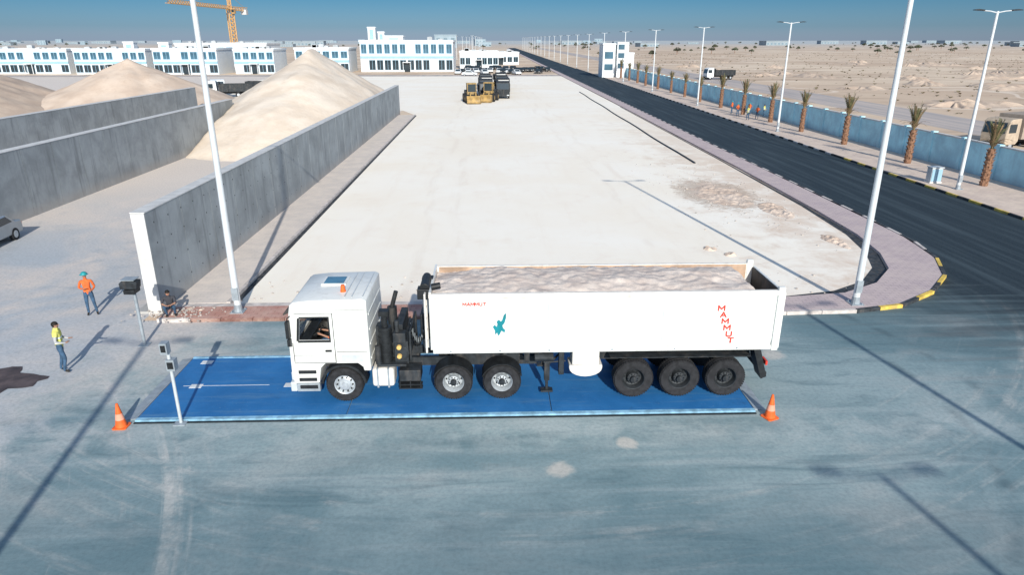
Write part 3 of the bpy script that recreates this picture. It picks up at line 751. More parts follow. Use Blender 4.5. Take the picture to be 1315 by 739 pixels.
for s in (-1,1):
    y=s*1.222
    m=MB()
    def seam(x0,x1,z0,z1):
        m.box(x0,x1,min(y,y+s*.002),max(y,y+s*.002),z0,z1)
    seam(-5.64,-5.622,1.3,1.90); seam(-4.48,-4.46,1.28,2.78); seam(-5.64,-4.46,1.262,1.28); seam(-5.52,-4.46,2.78,2.795); seam(-4.43,-3.56,1.60,1.615); seam(-4.43,-3.56,2.88,2.89); seam(-5.62,-4.48,1.50,1.508)
    d=m.obj('door',M['dark'],cab,off=O)
    m=MB(); yy=sorted((y+s*.003,y+s*.03)); m.box(-4.74,-4.56,yy[0],yy[1],1.62,1.68); m.obj('handle',M['black'],d,off=O,bevel=.005)
    m=MB(); yy=sorted((y-s*.02,y+s*.010))
    for (a,b,c,e) in ((-5.48,-4.56,1.91,1.96),(-5.39,-4.56,2.65,2.69),(-4.60,-4.56,1.965,2.645)): m.box(a,b,yy[0],yy[1],c,e)
    m.prism([(-5.52,1.96),(-5.46,1.96),(-5.38,2.65),(-5.44,2.65)],yy[0],yy[1]); m.obj('window_frame',M['black'],d,off=O)
    m=MB(); yy=sorted((y+s*.002,y+s*.02)); m.box(-4.30,-3.70,yy[0],yy[1],1.30,1.52)
    m.obj('side_locker',M['lgrey'],cab,off=O,bevel=.01)
    m=MB(); m.pipe([(-5.62,s*1.2,2.72),(-5.68,s*1.35,2.70),(-5.68,s*1.35,1.86),(-5.66,s*1.2,1.80)],.016,6); m.box(-5.73,-5.64,s*1.36-.09,s*1.36+.09,2.12,2.62); m.box(-5.72,-5.64,s*1.36-.08,s*1.36+.08,1.88,2.08); m.obj('mirror',M['black'],cab,off=O,bevel=.02)
    m=MB(); m.box(-5.66,-5.0,s*1.13-.08,s*1.13+.08,.35,.6); m.obj('step_box',M['grey'],cab,off=O,bevel=.02)
    for z in (.46,.70,.94):
        m=MB(); m.box(-5.56,-5.06,s*1.225-.02,s*1.225+.02,z,z+.10); m.obj('step',M['black'],cab,off=O)
    m=MB(); A=[math.pi*(.03+.94*i/12) for i in range(13)]
    pts=[(-4.3+.66*math.cos(a),.55+.66*math.sin(a)) for a in A]+[(-4.3+.59*math.cos(a),.55+.59*math.sin(a)) for a in reversed(A)]
    for i in range(12):
        q=[pts[i],pts[i+1],pts[24-i],pts[25-i]]; m.prism(q,min(s*.85,s*1.235),max(s*.85,s*1.235))
    m.obj('wheel_arch',M['black'],cab,off=O)
    m=MB(); m.box(-5.80,-5.72,s*.95-.2,s*.95+.2,.7,.95); m.obj('headlight',M['lgrey'],cab,off=O,bevel=.02)
m=MB(); m.box(-5.84,-5.66,-1.22,1.22,.36,.66); m.box(-5.8,-5.73,-.7,.7,1.0,1.6); m.obj('bumper',M['lgrey'],cab,off=O,bevel=.03)
m=MB()
for k in range(4): m.box(-5.80,-5.762,-.75,.75,1.02+k*.16,1.12+k*.16)
m.obj('grille',M['black'],cab,off=O)
m=MB(); m.box(-5.0,-4.28,-.02,.68,3.175,3.23); m.mi=1; m.box(-4.93,-4.35,.04,.61,3.23,3.245); m.obj('roof_hatch',[M['white'],M['hatch']],cab,off=O,bevel=.01)
m=MB(); m.cyl((-4.25,-.55,3.17),(-4.25,-.55,3.23),.08,.08,12); m.cyl((-4.25,-.55,3.23),(-4.25,-.55,3.39),.07,.055,12); m.obj('beacon',M['orange'],cab,off=O,smooth=True)
m=MB()
for x in (-3.62,-3.92,-4.12): m.box(x-.012,x+.012,-1.05,1.05,3.195,3.215)
m.obj('roof_ribs',M['lgrey'],cab,off=O)
m=MB()
for z in (1.3,1.75,2.2,2.65): m.box(-3.505,-3.48,-1.05,1.05,z,z+.06)
m.obj('rear_panel_ribs',M['white'],cab,off=O,bevel=.01)

m=MB()
for s in (-1,1): m.box(-5.3,1.3,s*.42-.05,s*.42+.05,.78,1.04)
for x in (-5.1,-3.9,-2.6,-1.1,.3,1.2): m.box(x-.06,x+.06,-.37,.37,.8,1.0)
for x in (-4.3,-1.16,.25): m.cyl((x,-.95,.53),(x,.95,.53),.09,.09,10); 
for x in (-1.16,.25): m.sph((x,0,.53),.24,(1,1,1),10,8)
m.obj('tractor_chassis',M['dark'],T,off=O)
m=MB(); m.box(-4.9,-3.4,-.38,.38,.85,1.22); m.box(-3.45,-2.9,-.4,.4,1.0,1.5); m.obj('engine',M['dark'],T,off=O,bevel=.03)
m=MB(); m.box(-3.5,-2.86,-1.17,-.55,.45,1.02); m.obj('fuel_tank',M['whiterim'],T,off=O,bevel=.08)
m=MB(); m.box(-3.36,-3.31,-1.185,-.53,.43,1.04); m.box(-3.05,-3.0,-1.185,-.53,.43,1.04); m.obj('tank_strap',M['grey'],T,off=O)
m=MB(); m.box(-2.72,-2.1,-1.15,-.6,.60,.95); m.obj('battery_box',M['dark'],T,off=O,bevel=.02)
m=MB()
for z in (.38,.50):
    m.box(-2.74,-2.06,-1.20,-1.0,z,z+.03)
for x in (-2.72,-2.42,-2.12): m.box(x,x+.03,-1.19,-1.15,.38,.62)
m.obj('side_step',M['black'],T,off=O)
m=MB(); m.box(-3.5,-2.3,.55,1.15,.45,1.02); m.obj('air_tank',M['dark'],T,off=O,bevel=.08)
m=MB(); m.cyl((-3.1,-.80,1.1),(-3.1,-.80,2.2),.19,.19,14); m.cyl((-3.1,-.80,2.2),(-3.1,-.80,2.62),.09,.09,10); m.box(-3.24,-2.96,-.93,-.66,2.55,2.70)
for k in range(5): m.cyl((-3.1,-.80,1.3+k*.19),(-3.1,-.80,1.34+k*.19),.205,.205,14)
m.obj('air_intake',M['black'],T,off=O,smooth=True)
m=MB(); m.cyl((-3.1,.75,1.0),(-3.1,.75,2.2),.15,.15,14); m.cyl((-3.1,.75,2.2),(-2.95,.75,2.7),.07,.07,10); m.obj('exhaust_stack',M['dark'],T,off=O,smooth=True)
m=MB(); m.box(-2.85,-2.45,-.9,.9,1.05,1.75); m.box(-2.8,-2.6,-.7,.7,1.75,2.2); m.cyl((-2.62,-.92,1.4),(-2.62,-.6,1.4),.2,.2,14); m.box(-3.35,-2.5,-1.1,-.6,1.05,1.12); m.cyl((-3.3,-1.02,1.12),(-3.3,-1.02,1.7),.09,.09,10); m.box(-3.4,-3.15,-.6,-.2,1.5,2.1); m.box(-2.86,-2.5,-1.0,-.7,1.76,2.05); m.cyl((-2.75,-.85,2.05),(-2.75,-.85,2.4),.07,.07,10); m.pipe([(-2.4,-.8,1.1),(-2.4,-.8,2.0),(-2.4,.8,2.0),(-2.4,.8,1.1)],.04,8)
m.obj('equipment_rack',M['dark'],T,off=O,bevel=.015)
M['amber']=mat('amber_lens',(.7,.45,.15),.3)
for z in (1.34,1.62):
    m=MB(); m.cyl((-2.7,-1.04,z),(-2.7,-.97,z),.065,.075,12); m.obj('work_lamp',M['amber'],T,off=O,smooth=True)
for k,(yy,c) in enumerate(((-.35,'black'),(-.15,'grey'),(.1,'black'))):
    m=MB(); pts=[]
    for i in range(90):
        a=i*.6; pts.append((-2.45+.45*i/90+.0,yy+.09*math.cos(a),1.95-.5*math.sin(math.pi*i/90)+.09*math.sin(a)))
    m.pipe(pts,.013,5); m.obj('coiled_air_hose',M[c],T,off=O)
for s in (-1,1):
    for x in (-1.16,.25):
        m=MB(); A=[math.pi*(.12+.76*i/10) for i in range(11)]
        pts=[(x+.62*math.cos(a),.53+.62*math.sin(a)) for a in A]; p2=[(x+.6*math.cos(a),.53+.6*math.sin(a)) for a in A]
        for i in range(10): m.prism([pts[i],pts[i+1],p2[i+1],p2[i]],min(s*.62,s*1.22),max(s*.62,s*1.22))
        m.obj('mudguard',M['black'],T,off=O)
m=MB(); m.prism([(-1.2,1.05),(.9,1.05),(.6,1.22),(-.9,1.22)],-.5,.5); m.obj('fifth_wheel',M['dark'],T,off=O)
for s in (-1,1):
    wheel(T,-4.3-TX,s*1.03,.53,'front',s>0,.53,.3)
    for x in (-1.16,.25): wheel(T,x-TX,s*.92,.55,'drive',s>0,.55,.52)
    for x in (4.1,5.46,6.82): wheel(T,x-TX,s*.98,.58,'trailer',s>0,.58,.42)
m=MB()
for s in (-1,1):
    m.prism([(-1.6,1.3),(7.9,1.3),(7.9,1.50),(-1.6,1.50)],s*.5-.06,s*.5+.06)
    m.prism([(2.8,.95),(7.7,.95),(7.7,1.3),(2.4,1.3)],s*.5-.05,s*.5+.05)
for x in (-1.4,0,1.4,2.6,3.4,4.7,6.1,7.5,7.85): m.box(x-.05,x+.05,-.44,.44,1.3,1.48)
for x in (4.1,5.46,6.82):
    m.cyl((x,-.95,.58),(x,.95,.58),.075,.075,10); m.box(x-.45,x+.45,-.62,-.54,.65,.75); m.box(x-.45,x+.45,.54,.62,.65,.75)
m.obj('trailer_frame',M['dark'],T,off=O)
m=MB(); m.pipe([(-.9,-1.0,1.42),(1.3,-1.0,1.40),(1.5,-1.05,1.1),(2.1,-1.05,1.15)],.025,6); m.box(.9,1.05,-1.1,-.95,1.2,1.5); m.box(.3,.4,-1.12,-.6,1.4,1.50); m.obj('brake_pipes',M['dark'],T,off=O)
for s in (-1,1):
    m=MB(); m.box(1.5,1.66,s*.85-.08,s*.85+.08,.45,1.5); m.box(1.54,1.62,s*.85-.05,s*.85+.05,.12,.46); m.box(1.4,1.76,s*.85-.12,s*.85+.12,.08,.13); m.beam((1.6,s*.8,.9),(2.2,s*.6,1.4),.05); m.obj('landing_leg',M['dark'],T,off=O,bevel=.01)
    m=MB(); m.box(3.4,7.5,min(s*.65,s*1.12),max(s*.65,s*1.12),1.24,1.26); m.obj('mudguard',M['dark'],T,off=O)
    m=MB(); m.prism([(7.55,1.5),(7.75,1.5),(8.02,.62),(7.86,.55)],min(s*.7,s*1.2),max(s*.7,s*1.2)); m.obj('mudflap',M['black'],T,off=O)
    m=MB(); m.box(7.98,8.04,s*.95-.16,s*.95+.16,.95,1.08); m.obj('tail_light',M['red'],T,off=O)
m=MB(); m.box(7.93,8.03,-1.15,1.15,.6,.74); m.obj('rear_bumper',M['dark'],T,off=O)
A=[-math.pi*i/10 for i in range(11)]
m=MB(); m.prism([(2.28,1.52),(2.28,1.08),(3.06,1.08),(3.06,1.52)],-1.2,-.62); m.prism([(2.2,1.07)]+[(2.68-.48*math.cos(-a),.98+.28*math.sin(a)) for a in A]+[(3.16,1.07)],-1.2,-.62); m.obj('side_tank',M['whiterim'],T,off=O,bevel=.02)
m=MB(); m.box(1.9,2.05,-1.15,-.95,.75,1.5); m.cyl((1.2,-1.0,1.25),(1.75,-1.0,1.25),.13,.13,12); m.obj('valve_box',M['dark'],T,off=O,bevel=.01)
x0,x1,zb,zt=-1.7,8.15,1.55,3.35
m=MB()
m.prism([(-1.22,zb+.12),(-1.26,zb+.3),(-1.26,zt-.14),(-1.20,zt-.14),(-1.20,zb+.3),(-1.14,zb+.12)],x0,x1,'x')
m.prism([(1.22,zb+.12),(1.26,zb+.3),(1.26,zt-.14),(1.20,zt-.14),(1.20,zb+.3),(1.14,zb+.12)],x0,x1,'x')
m.box(x0-.06,x0,-1.26,1.26,zb+.1,zt+.04)
m.box(x0,x1,-1.2,1.2,zb,zb+.1)
body=m.obj('tipper_body',M['white'],T,off=O)
for s in (-1,1):
    m=MB(); m.box(x0-.07,x1,min(s*1.17,s*1.31),max(s*1.17,s*1.31),zt-.137,zt); m.obj('top_rail',M['whiterim'],body,off=O,bevel=.02)
    m=MB(); m.box(x0,x1,min(s*1.19,s*1.28),max(s*1.19,s*1.28),zb-.02,zb+.115); m.obj('bottom_rail',M['white'],body,off=O,bevel=.02)
    m=MB(); m.box(x1-.16,x1+.03,min(s*1.18,s*1.315),max(s*1.18,s*1.315),zb-.03,zt+.10); m.obj('rear_post',M['white'],body,off=O,bevel=.02)
    m=MB(); m.box(x0-.05,x0+.10,min(s*1.265,s*1.295),max(s*1.265,s*1.295),zb+.12,zt-.14); m.obj('front_post',M['white'],body,off=O,bevel=.01)
    m=MB(); m.box(x0+.06,x1-.2,min(s*1.16,s*1.165),max(s*1.16,s*1.165),zb+.3,zt-.02); m.obj('bed_lining',M['rust'],body,off=O)
m=MB(); m.box(x1+.035,x1+.10,-1.2,1.2,zb,zt-.1); 
for y in (-.9,-.3,.3,.9): m.box(x1+.10,x1+.15,y-.05,y+.05,zb,zt-.12)
m.obj('tailgate',M['white'],body,off=O)
m=MB(); m.box(x1+.0,x1+.03,-1.16,1.16,zb+.1,zt-.12); m.obj('tailgate_inner_shade',M['dark'],body,off=O)  # dark sheet painting the shade on the tailgate's inner face
m=MB()
for x in (1.55,4.8): m.box(x,x+.012,-1.2625,-1.2605,zb+.3,zt-.15)
m.obj('side_seam',M['grey'],body,off=O)
m=MB(); m.box(x0-.02,x1-.2,-1.2635,-1.2605,zb+.34,zb+.355); m.obj('side_crease',M['lgrey'],body,off=O)
m=MB()
for x in (-1.2,.2,1.6,3.4,5.2,7.0):
    m.cyl((x,-1.285,zb+.05),(x,-1.27,zb+.05),.03,.03,8)
m.obj('rail_bolts',M['grey'],body,off=O)
m=MB(); m.cyl((-1.95,0,1.2),(-1.95,0,2.2),.16,.16,14); m.cyl((-1.95,0,2.2),(-1.95,0,3.2),.12,.12,14); m.obj('lift_cylinder',M['lgrey'],T,off=O,smooth=True)
m=MB(); m.pipe([(-1.88,-1.22,1.55),(-1.88,-1.22,3.3),(-1.88,-.85,3.3),(-1.88,-.85,1.55)],.03,8)
for z in (1.8,2.15,2.5,2.85): m.cyl((-1.88,-1.22,z),(-1.88,-.85,z),.02,.02,6)
m.obj('ladder',M['whiterim'],T,off=O,smooth=True)
m=MB(); m.box(-2.15,-1.8,-.2,.75,1.5,2.3); m.obj('oil_tank',M['dark'],T,off=O,bevel=.04)
m=MB(); m.cyl((-1.9,-.95,3.40),(-1.9,.0,3.44),.14,.12,12); m.box(-2.1,-1.75,-1.05,-.7,3.1,3.4); m.box(-2.05,-1.72,-.15,.15,3.15,3.42); m.obj('rolled_cover',M['black'],T,off=O,bevel=.02)
m=MB(); m.cyl((-1.7,-1.0,3.46),(-1.45,-.98,3.50),.09,.09,10); m.obj('cover_motor',M['black'],T,off=O)
yl=-1.2645
for i,ch in enumerate('MAMMUT'):
    letter(ch,6.44+.072*i,2.83-.199*i,.142,.205,yl,.040).obj('lettering',M['red'],body,off=O)
for i,ch in enumerate('MAMMUT'):
    letter(ch,-.78+.112*i,3.03,.085,.105,yl,.022).obj('lettering',M['red'],body,off=O)
m=MB(); 
em=[(.06,2.10),(.06,2.22),(.00,2.34),(.05,2.40),(.11,2.34),(.13,2.42),(.11,2.50),(.17,2.56),(.23,2.50),(.27,2.56),(.31,2.70),(.38,2.76),(.37,2.60),(.33,2.46),(.27,2.38),(.29,2.30),(.35,2.24),(.33,2.16),(.24,2.22),(.20,2.12),(.15,2.06),(.12,2.16)]
m.prism(em,yl-.002,yl+.002); m.obj('emblem',M['teal'],body,off=O)

def lf(x,y):
    yy=y/1.2
    h=3.285+.12*math.cos(yy*1.5)*max(0,math.sin(max(0,min(1,(x+1.7)/9))*math.pi))**.5
    h+=.07*noise.noise(Vector((x*.9,y*1.3,0)))+.045*noise.noise(Vector((x*4,y*4,2)))+.018*noise.noise(Vector((x*14,y*14,2)))
    h-= .12*max(0,min(1,(0.3-x)/1.8))*(.5+.5*yy)
    if x>7.45: h-=(x-7.45)*1.2
    return h
m=MB(); m.grid(x0+.01,8.1,-1.158,1.158,200,48,lf)
o=m.obj('sand_load',M['load'],loc=(0,18.92,.055),up=True,smooth=False,label='pale crushed sand heaped in the tipper body',category='sand'); o.data.shade_smooth()

# ------------------------------------------------------------ weighbridge
W=thing('weighbridge','blue painted steel weighbridge deck set into the yard','weighbridge',(-1.25,18.85,0))
for i in range(3):
    a=-8.7+i*5.8; m=MB(); m.box(a+.012,a+5.788,-1.85,1.9,.0,.05); m.obj('deck_panel',M['deck'],W,bevel=.006)
m=MB(); m.box(-8.7,8.7,-2.02,-1.87,0,.06); m.obj('edge_rail',M['deckedge'],W,bevel=.005)
m=MB(); m.box(-8.7,8.7,1.92,2.04,0,.06); m.obj('edge_rail',M['deckedge'],W,bevel=.005)
m=MB(); m.box(-8.7,8.7,-2.12,-2.04,0,.02); m.obj('edge_gap',M['black'],W)
for s in (-1,1):
    m=MB(); m.prism([(s*8.71,0),(s*8.71,.05),(s*9.05,.006),(s*9.05,0)],-1.9,1.95); m.obj('end_plate',M['grey'],W)
m=MB(); m.box(-8.2,-5.6,-.03,-.01,.051,.056); m.obj('seam_line',M['whiteplate'],W)
for (x,y) in ((-4.95,-.05),(-7.8,-.05),(-8.1,1.6)):
    m=MB(); m.box(x-.18,x+.18,y-.12,y+.12,.051,.062); m.obj('cover_plate',M['whiteplate'],W,bevel=.004)

t=thing('reader_post','grey metal card reader post at weighbridge edge','post',(-8.65,16.75,0))
m=MB(); m.cyl((0,0,0),(0,0,2.45),.045,.045,12); m.obj('pole',M['lgrey'],t,smooth=True)
m=MB(); m.box(-.16,.16,-.16,.16,0,.03); m.obj('base_plate',M['grey'],t)
m=MB(); m.box(-.14,.05,-.14,.08,2.15,2.47); m.mi=1; m.box(-.11,.02,-.145,-.141,2.22,2.42); m.obj('reader_box',[M['grey'],M['black']],t,bevel=.01)
m=MB(); m.box(-.06,.16,-.12,.1,1.66,1.98); m.mi=1; m.box(-.03,.13,-.125,-.121,1.72,1.92); m.obj('control_box',[M['grey'],M['black']],t,bevel=.01)
t=thing('camera_post','grey post carrying dark camera housings','post',(-12.1,22.0,0))
m=MB(); m.cyl((0,0,0),(0,0,2.3),.055,.055,12); m.obj('pole',M['grey'],t,smooth=True)
m=MB(); m.box(-.17,.17,-.17,.17,0,.03); m.obj('base_plate',M['grey'],t)
m=MB(); m.prism([(-.36,2.12),(.18,2.12),(.22,2.38),(-.26,2.42),(-.38,2.32)],-.17,.17); m.obj('camera_housing',M['dark'],t,bevel=.02)
m=MB(); m.box(-.26,.1,-.2,.25,1.94,2.1); m.obj('display_unit',M['black'],t,bevel=.02)
m=MB(); m.box(-.3,.16,-.2,.2,2.43,2.455); m.obj('sun_shade',M['grey'],t)

def cone(loc,rot=0.):
    t=thing('traffic_cone','orange traffic cone with pale band beside weighbridge','traffic cone',loc,rot,'traffic cones at the weighbridge ends')
    m=MB(); m.lathe([(.155,.03),(.03,.72),(.022,.725),(0,.725)],n=20,axis='z'); m.obj('cone_body',M['orange'],t,smooth=True)
    m=MB(); m.lathe([(.118,.245),(.086,.425)],n=20,axis='z'); m.obj('reflective_band',mat('faded_reflective_band',(.80,.36,.24),.5),t,smooth=True)
    m=MB(); m.prism([(-.19,-.15),(-.15,-.19),(.15,-.19),(.19,-.15),(.19,.15),(.15,.19),(-.15,.19),(-.19,.15)],0,.035,'z'); m.obj('cone_base',M['orange'],t,bevel=.008)
    return t
cone((-10.2,16.6,.005)); cone((7.75,16.55,.005),.4)

# ------------------------------------------------------------ people
def person(label,loc,rot,J=None,shirt='tee',legs='jeans',vest=None,hat=None,hair=True,group=None,long_sleeve=True,shoes='shoe',scale=1.):
    Rr=dict(pel=(.135,.10),spi=(.125,.095),che=(.155,.105),nek=(.055,.055),hd0=(.062,.07),hd1=(.076,.09),hd2=(.058,.07))
    D=dict(pel=(0,0,.95),spi=(0,-.01,1.13),che=(0,0,1.33),nek=(0,0,1.47),hd0=(0,-.015,1.545),hd1=(0,-.02,1.63),hd2=(0,-.005,1.70),
      hipL=(.09,0,.88),kneL=(.11,-.03,.50),ankL=(.12,.01,.10),toeL=(.14,-.13,.045),
      hipR=(-.09,0,.88),kneR=(-.11,-.02,.50),ankR=(-.12,.03,.10),toeR=(-.15,-.11,.045),
      shoL=(.18,0,1.40),elbL=(.25,.02,1.13),wriL=(.18,-.2,1.05),hanL=(.13,-.27,1.07),
      shoR=(-.18,0,1.40),elbR=(-.25,.02,1.13),wriR=(-.18,-.2,1.05),hanR=(-.13,-.27,1.07))
    if J: D.update(J)
    for s in 'LR':
        Rr.update({'hip'+s:(.095,.095),'kne'+s:(.062,.062),'ank'+s:(.042,.045),'toe'+s:(.042,.03),'sho'+s:(.065,.06),'elb'+s:(.045,.045),'wri'+s:(.028,.026),'han'+s:(.036,.02)})
    Ed=[('pel','spi',shirt),('spi','che',shirt),('che','nek',shirt),('nek','hd0','skin'),('hd0','hd1','skin'),('hd1','hd2','skin')]
    sl=shirt if long_sleeve else 'skin'
    for s in 'LR':
        Ed+=[('pel','hip'+s,legs),('hip'+s,'kne'+s,legs),('kne'+s,'ank'+s,legs),('ank'+s,'toe'+s,shoes),('che','sho'+s,shirt),('sho'+s,'elb'+s,shirt),('elb'+s,'wri'+s,sl),('wri'+s,'han'+s,'skin')]
        h=Vector(D['han'+s]); w=Vector(D['wri'+s]); d=(h-w).normalized(); sd=d.cross(Vector((0,0,1))).normalized(); dn=Vector((0,0,-1))
        for k,(o_,ln) in enumerate(((-.028,.062),(-.01,.075),(.01,.07),(.028,.055))):
            a='f%d%s'%(k,s); b='g%d%s'%(k,s)
            D[a]=tuple(h+sd*o_+d*ln*.6); D[b]=tuple(h+sd*o_+d*ln+dn*ln*.4); Rr[a]=(.009,.009); Rr[b]=(.007,.007)
            Ed+=[('han'+s,a,'skin'),(a,b,'skin')]
        sg=1 if s=='L' else -1
        D['th'+s]=tuple(w.lerp(h,.5)-sd*.045*sg+d*.03+dn*.01); D['tj'+s]=tuple(Vector(D['th'+s])+d*.03); Rr['th'+s]=(.011,.011); Rr['tj'+s]=(.009,.009)
        Ed+=[('wri'+s,'th'+s,'skin'),('th'+s,'tj'+s,'skin')]
    keys=list(D); idx={k:i for i,k in enumerate(keys)}
    me=bpy.data.meshes.new('person'); me.from_pydata([D[k] for k in keys],[(idx[a],idx[b]) for a,b,_ in Ed],[])
    o=bpy.data.objects.new('body',me); COL.objects.link(o)
    o.modifiers.new('skin','SKIN')
    for k in keys:
        sv=me.skin_vertices[0].data[idx[k]]; sv.radius=Rr[k]; sv.use_root=(k=='pel')
    sb=o.modifiers.new('sub','SUBSURF'); sb.levels=1; sb.render_levels=1
    bake(o)
    mats=[]; me=o.data; me.materials.clear()
    segs=[]
    for a,b,mn in Ed:
        if mn not in mats: mats.append(mn)
        segs.append((Vector(D[a]),Vector(D[b]),mats.index(mn),(Rr[a][0]+Rr[b][0])/2,a,b))
    for mn in mats: me.materials.append(M[mn])
    tors=[]
    for p in me.polygons:
        c=p.center; best=9
        for (a,b,mi,rr,na,nb) in segs:
            ab=b-a; t=max(0,min(1,(c-a).dot(ab)/ab.length_squared)); d=(c-(a+ab*t)).length-rr
            if d<best: best=d; bi=mi; bn=(na,nb)
        p.material_index=bi
        if bn in (('pel','spi'),('spi','che'),('che','nek'),('che','shoL'),('che','shoR')): tors.append(p.index)
        p.use_smooth=True
    root=thing('person',label,'person',loc,rot,group); root.scale=(scale,)*3
    o.name='body'; o.parent=root
    hd=Vector(D['hd1'])
    f=MB(); f.sph(hd+Vector((0,-.092,-.012)),.016,(.8,1.3,1.3),6,5); f.mi=1
    for s in (-1,1): f.sph(hd+Vector((s*.03,-.083,.015)),.009,(1.2,.7,.7),6,5)
    f.mi=0
    for s in (-1,1): f.sph(hd+Vector((s*.078,.0,0)),.02,(.4,.8,1.2),6,5)
    f.mi=2; f.box(hd.x-.022,hd.x+.022,hd.y-.085,hd.y-.08,hd.z-.05,hd.z-.043)
    f.obj('face',[M['skin'],M['hair'],M['red']],root,smooth=True)
    if vest:
        v=MB(); vs=[];fs=[];mp={}
        for pi in tors:
            p=me.polygons[pi]; q=[]
            for vi in p.vertices:
                if vi not in mp: mp[vi]=len(vs); vs.append(me.vertices[vi].co+me.vertices[vi].normal*.018)
                q.append(mp[vi])
            fs.append(tuple(q))
        v.add(vs,fs); v.obj('vest',M[vest],root,smooth=True)
    if hair:
        h=MB(); h.sph(hd+Vector((0,.014,.012)),.1,(.88,1.0,1.0),12,6,True); h.sph(hd+Vector((0,.035,-.01)),.085,(.95,.8,.8),10,6); h.obj('hair',M['hair'],root,smooth=True)
    if hat:
        h=MB(); h.sph(hd+Vector((0,.0,.035)),.125,(.92,1.08,.85),14,6,True); h.lathe([(.112,0),(.15,-.008),(.15,.0),(.112,.014)],tuple(hd+Vector((0,-.01,.035))),14,'z'); h.obj('safety_helmet',M[hat],root,smooth=True)
    return root
P1=person('person in orange work shirt and teal helmet standing with forearms raised',(-15.4,24.85,.005),.35,
   dict(kneL=(.13,-.02,.5),ankL=(.17,.0,.1),toeL=(.2,-.13,.045),elbR=(-.27,.03,1.14),wriR=(-.10,-.22,1.14),hanR=(-.03,-.26,1.17)),shirt='orshirt',hat='helmet',hair=False)
P2=person('person with yellow hi vis vest and jeans standing by weighbridge',(-13.65,20.0,.005),1.9,
   dict(kneR=(-.10,-.10,.51),ankR=(-.1,.0,.1),toeR=(-.11,-.15,.045),kneL=(.1,.03,.5),ankL=(.11,.14,.1),toeL=(.12,.02,.045),elbL=(.22,-.05,1.13),wriL=(.10,-.26,1.1),hanL=(.06,-.33,1.12)),shirt='tee',vest='vestye',hat=None,hair=True)
cr=dict(pel=(0,.05,.34),spi=(0,0,.50),che=(0,-.09,.68),nek=(0,-.14,.81),hd0=(0,-.165,.885),hd1=(0,-.185,.965),hd2=(0,-.17,1.035))
for s,q in (('L',1),('R',-1)):
    cr.update({'hip'+s:(q*.09,.02,.32),'kne'+s:(q*.17,-.36,.48),'ank'+s:(q*.14,-.12,.10),'toe'+s:(q*.16,-.27,.045),'sho'+s:(q*.18,-.09,.76),'elb'+s:(q*.24,-.27,.58),'wri'+s:(q*.1,-.44,.56),'han'+s:(q*.05,-.5,.57)})
person('person in dark shirt crouching at the concrete wall end',(-12.2,24.45,.125),.3,cr,shirt='darkshirt',legs='jeans',long_sleeve=False)
sit=dict(pel=(0,0,.95),hipL=(.09,-.05,.93),kneL=(.13,-.42,.95),ankL=(.13,-.5,.58),toeL=(.13,-.62,.53),hipR=(-.09,-.05,.93),kneR=(-.13,-.42,.95),ankR=(-.13,-.5,.58),toeR=(-.13,-.62,.53),
   elbL=(.30,-.08,1.18),wriL=(.22,-.34,1.26),hanL=(.18,-.41,1.28),elbR=(-.24,-.1,1.15),wriR=(-.17,-.36,1.24),hanR=(-.14,-.43,1.27))
person('driver in orange shirt seated at steering wheel of truck',(-4.56,18.26,.80),-math.pi/2,sit,shirt='orshirt',legs='jeans',long_sleeve=False,hair=True)
for i,(x,y,r) in enumerate(((33.6,94.5,.3),(34.6,93.2,1.5),(35.6,95.5,2.6),(36.5,92.6,.9),(34.0,98,4.0),(33.4,90,5.2),(35.0,91,3.))):
    src=P1 if i%2==0 else P2
    c=copy_tree(src,(x,y,.12),r,label='worker in orange shirt and helmet on verge' if i%2==0 else 'worker in yellow hi vis vest on verge'); c['group']='workers gathered on the palm verge'

# ------------------------------------------------------------ other vehicles
def lorry(label,loc,rot,cabm,bodym,group=None,box=False):
    t=thing('lorry',label,'truck',loc,rot,group)
    m=MB(); m.prism([(-4.0,.6),(-4.05,1.6),(-3.8,2.75),(-3.5,2.95),(-2.2,3.0),(-2.1,.9),(-2.4,.6)],-1.2,1.2,'x')
    c=m.obj('cab',cabm,t,bevel=.06)
    m=MB(); m.add([(-1.05,-4.07,1.65),(1.05,-4.07,1.65),(1.0,-3.86,2.65),(-1.0,-3.86,2.65)],[(0,1,2,3)]); m.obj('windscreen',M['glass'],c)
    for s in (-1,1):
        m=MB(); m.box(min(s*1.202,s*1.21),max(s*1.202,s*1.21),-3.75,-2.7,1.7,2.5); m.obj('window',M['glass'],c)
    m=MB(); m.box(-1.2,1.2,-4.15,-3.95,.4,.8); m.obj('bumper',M['dark'],t)
    for s in (-1,1):
        m=MB(); m.box(s*.9-.2,s*.9+.2,-4.18,-4.152,.55,.72); m.obj('headlight',M['lgrey'],t)
    m=MB(); m.box(-.45,.45,-3.8,3.9,.7,1.0); m.obj('chassis',M['dark'],t)
    m=MB()
    if box: m.box(-1.25,1.25,-1.8,4.0,1.05,3.3)
    else:
        m.box(-1.22,1.22,-1.8,4.0,1.05,1.2); m.box(-1.25,-1.17,-1.8,4,1.2,2.4); m.box(1.17,1.25,-1.8,4,1.2,2.4); m.box(-1.17,1.17,-1.8,-1.7,1.2,2.8); m.box(-1.17,1.17,3.9,4.0,1.2,2.4)
        for y in (-1.6,-.3,1,2.3,3.7):
            for s in (-1,1): m.box(min(s*1.25,s*1.31),max(s*1.25,s*1.31),y,y+.12,1.1,2.4)
    m.obj('cargo_body',bodym,t)
    for s in (-1,1):
        for y in (-3.1,1.4,2.7):
            q=MB(); q.cyl((s*1.18,y,.5),(s*.88,y,.5),.5,.5,18); q.mi=1; q.cyl((s*1.185,y,.5),(s*1.16,y,.5),.24,.24,12); q.obj('wheel',[M['tyre'],M['rim']],t,smooth=True)
    return t
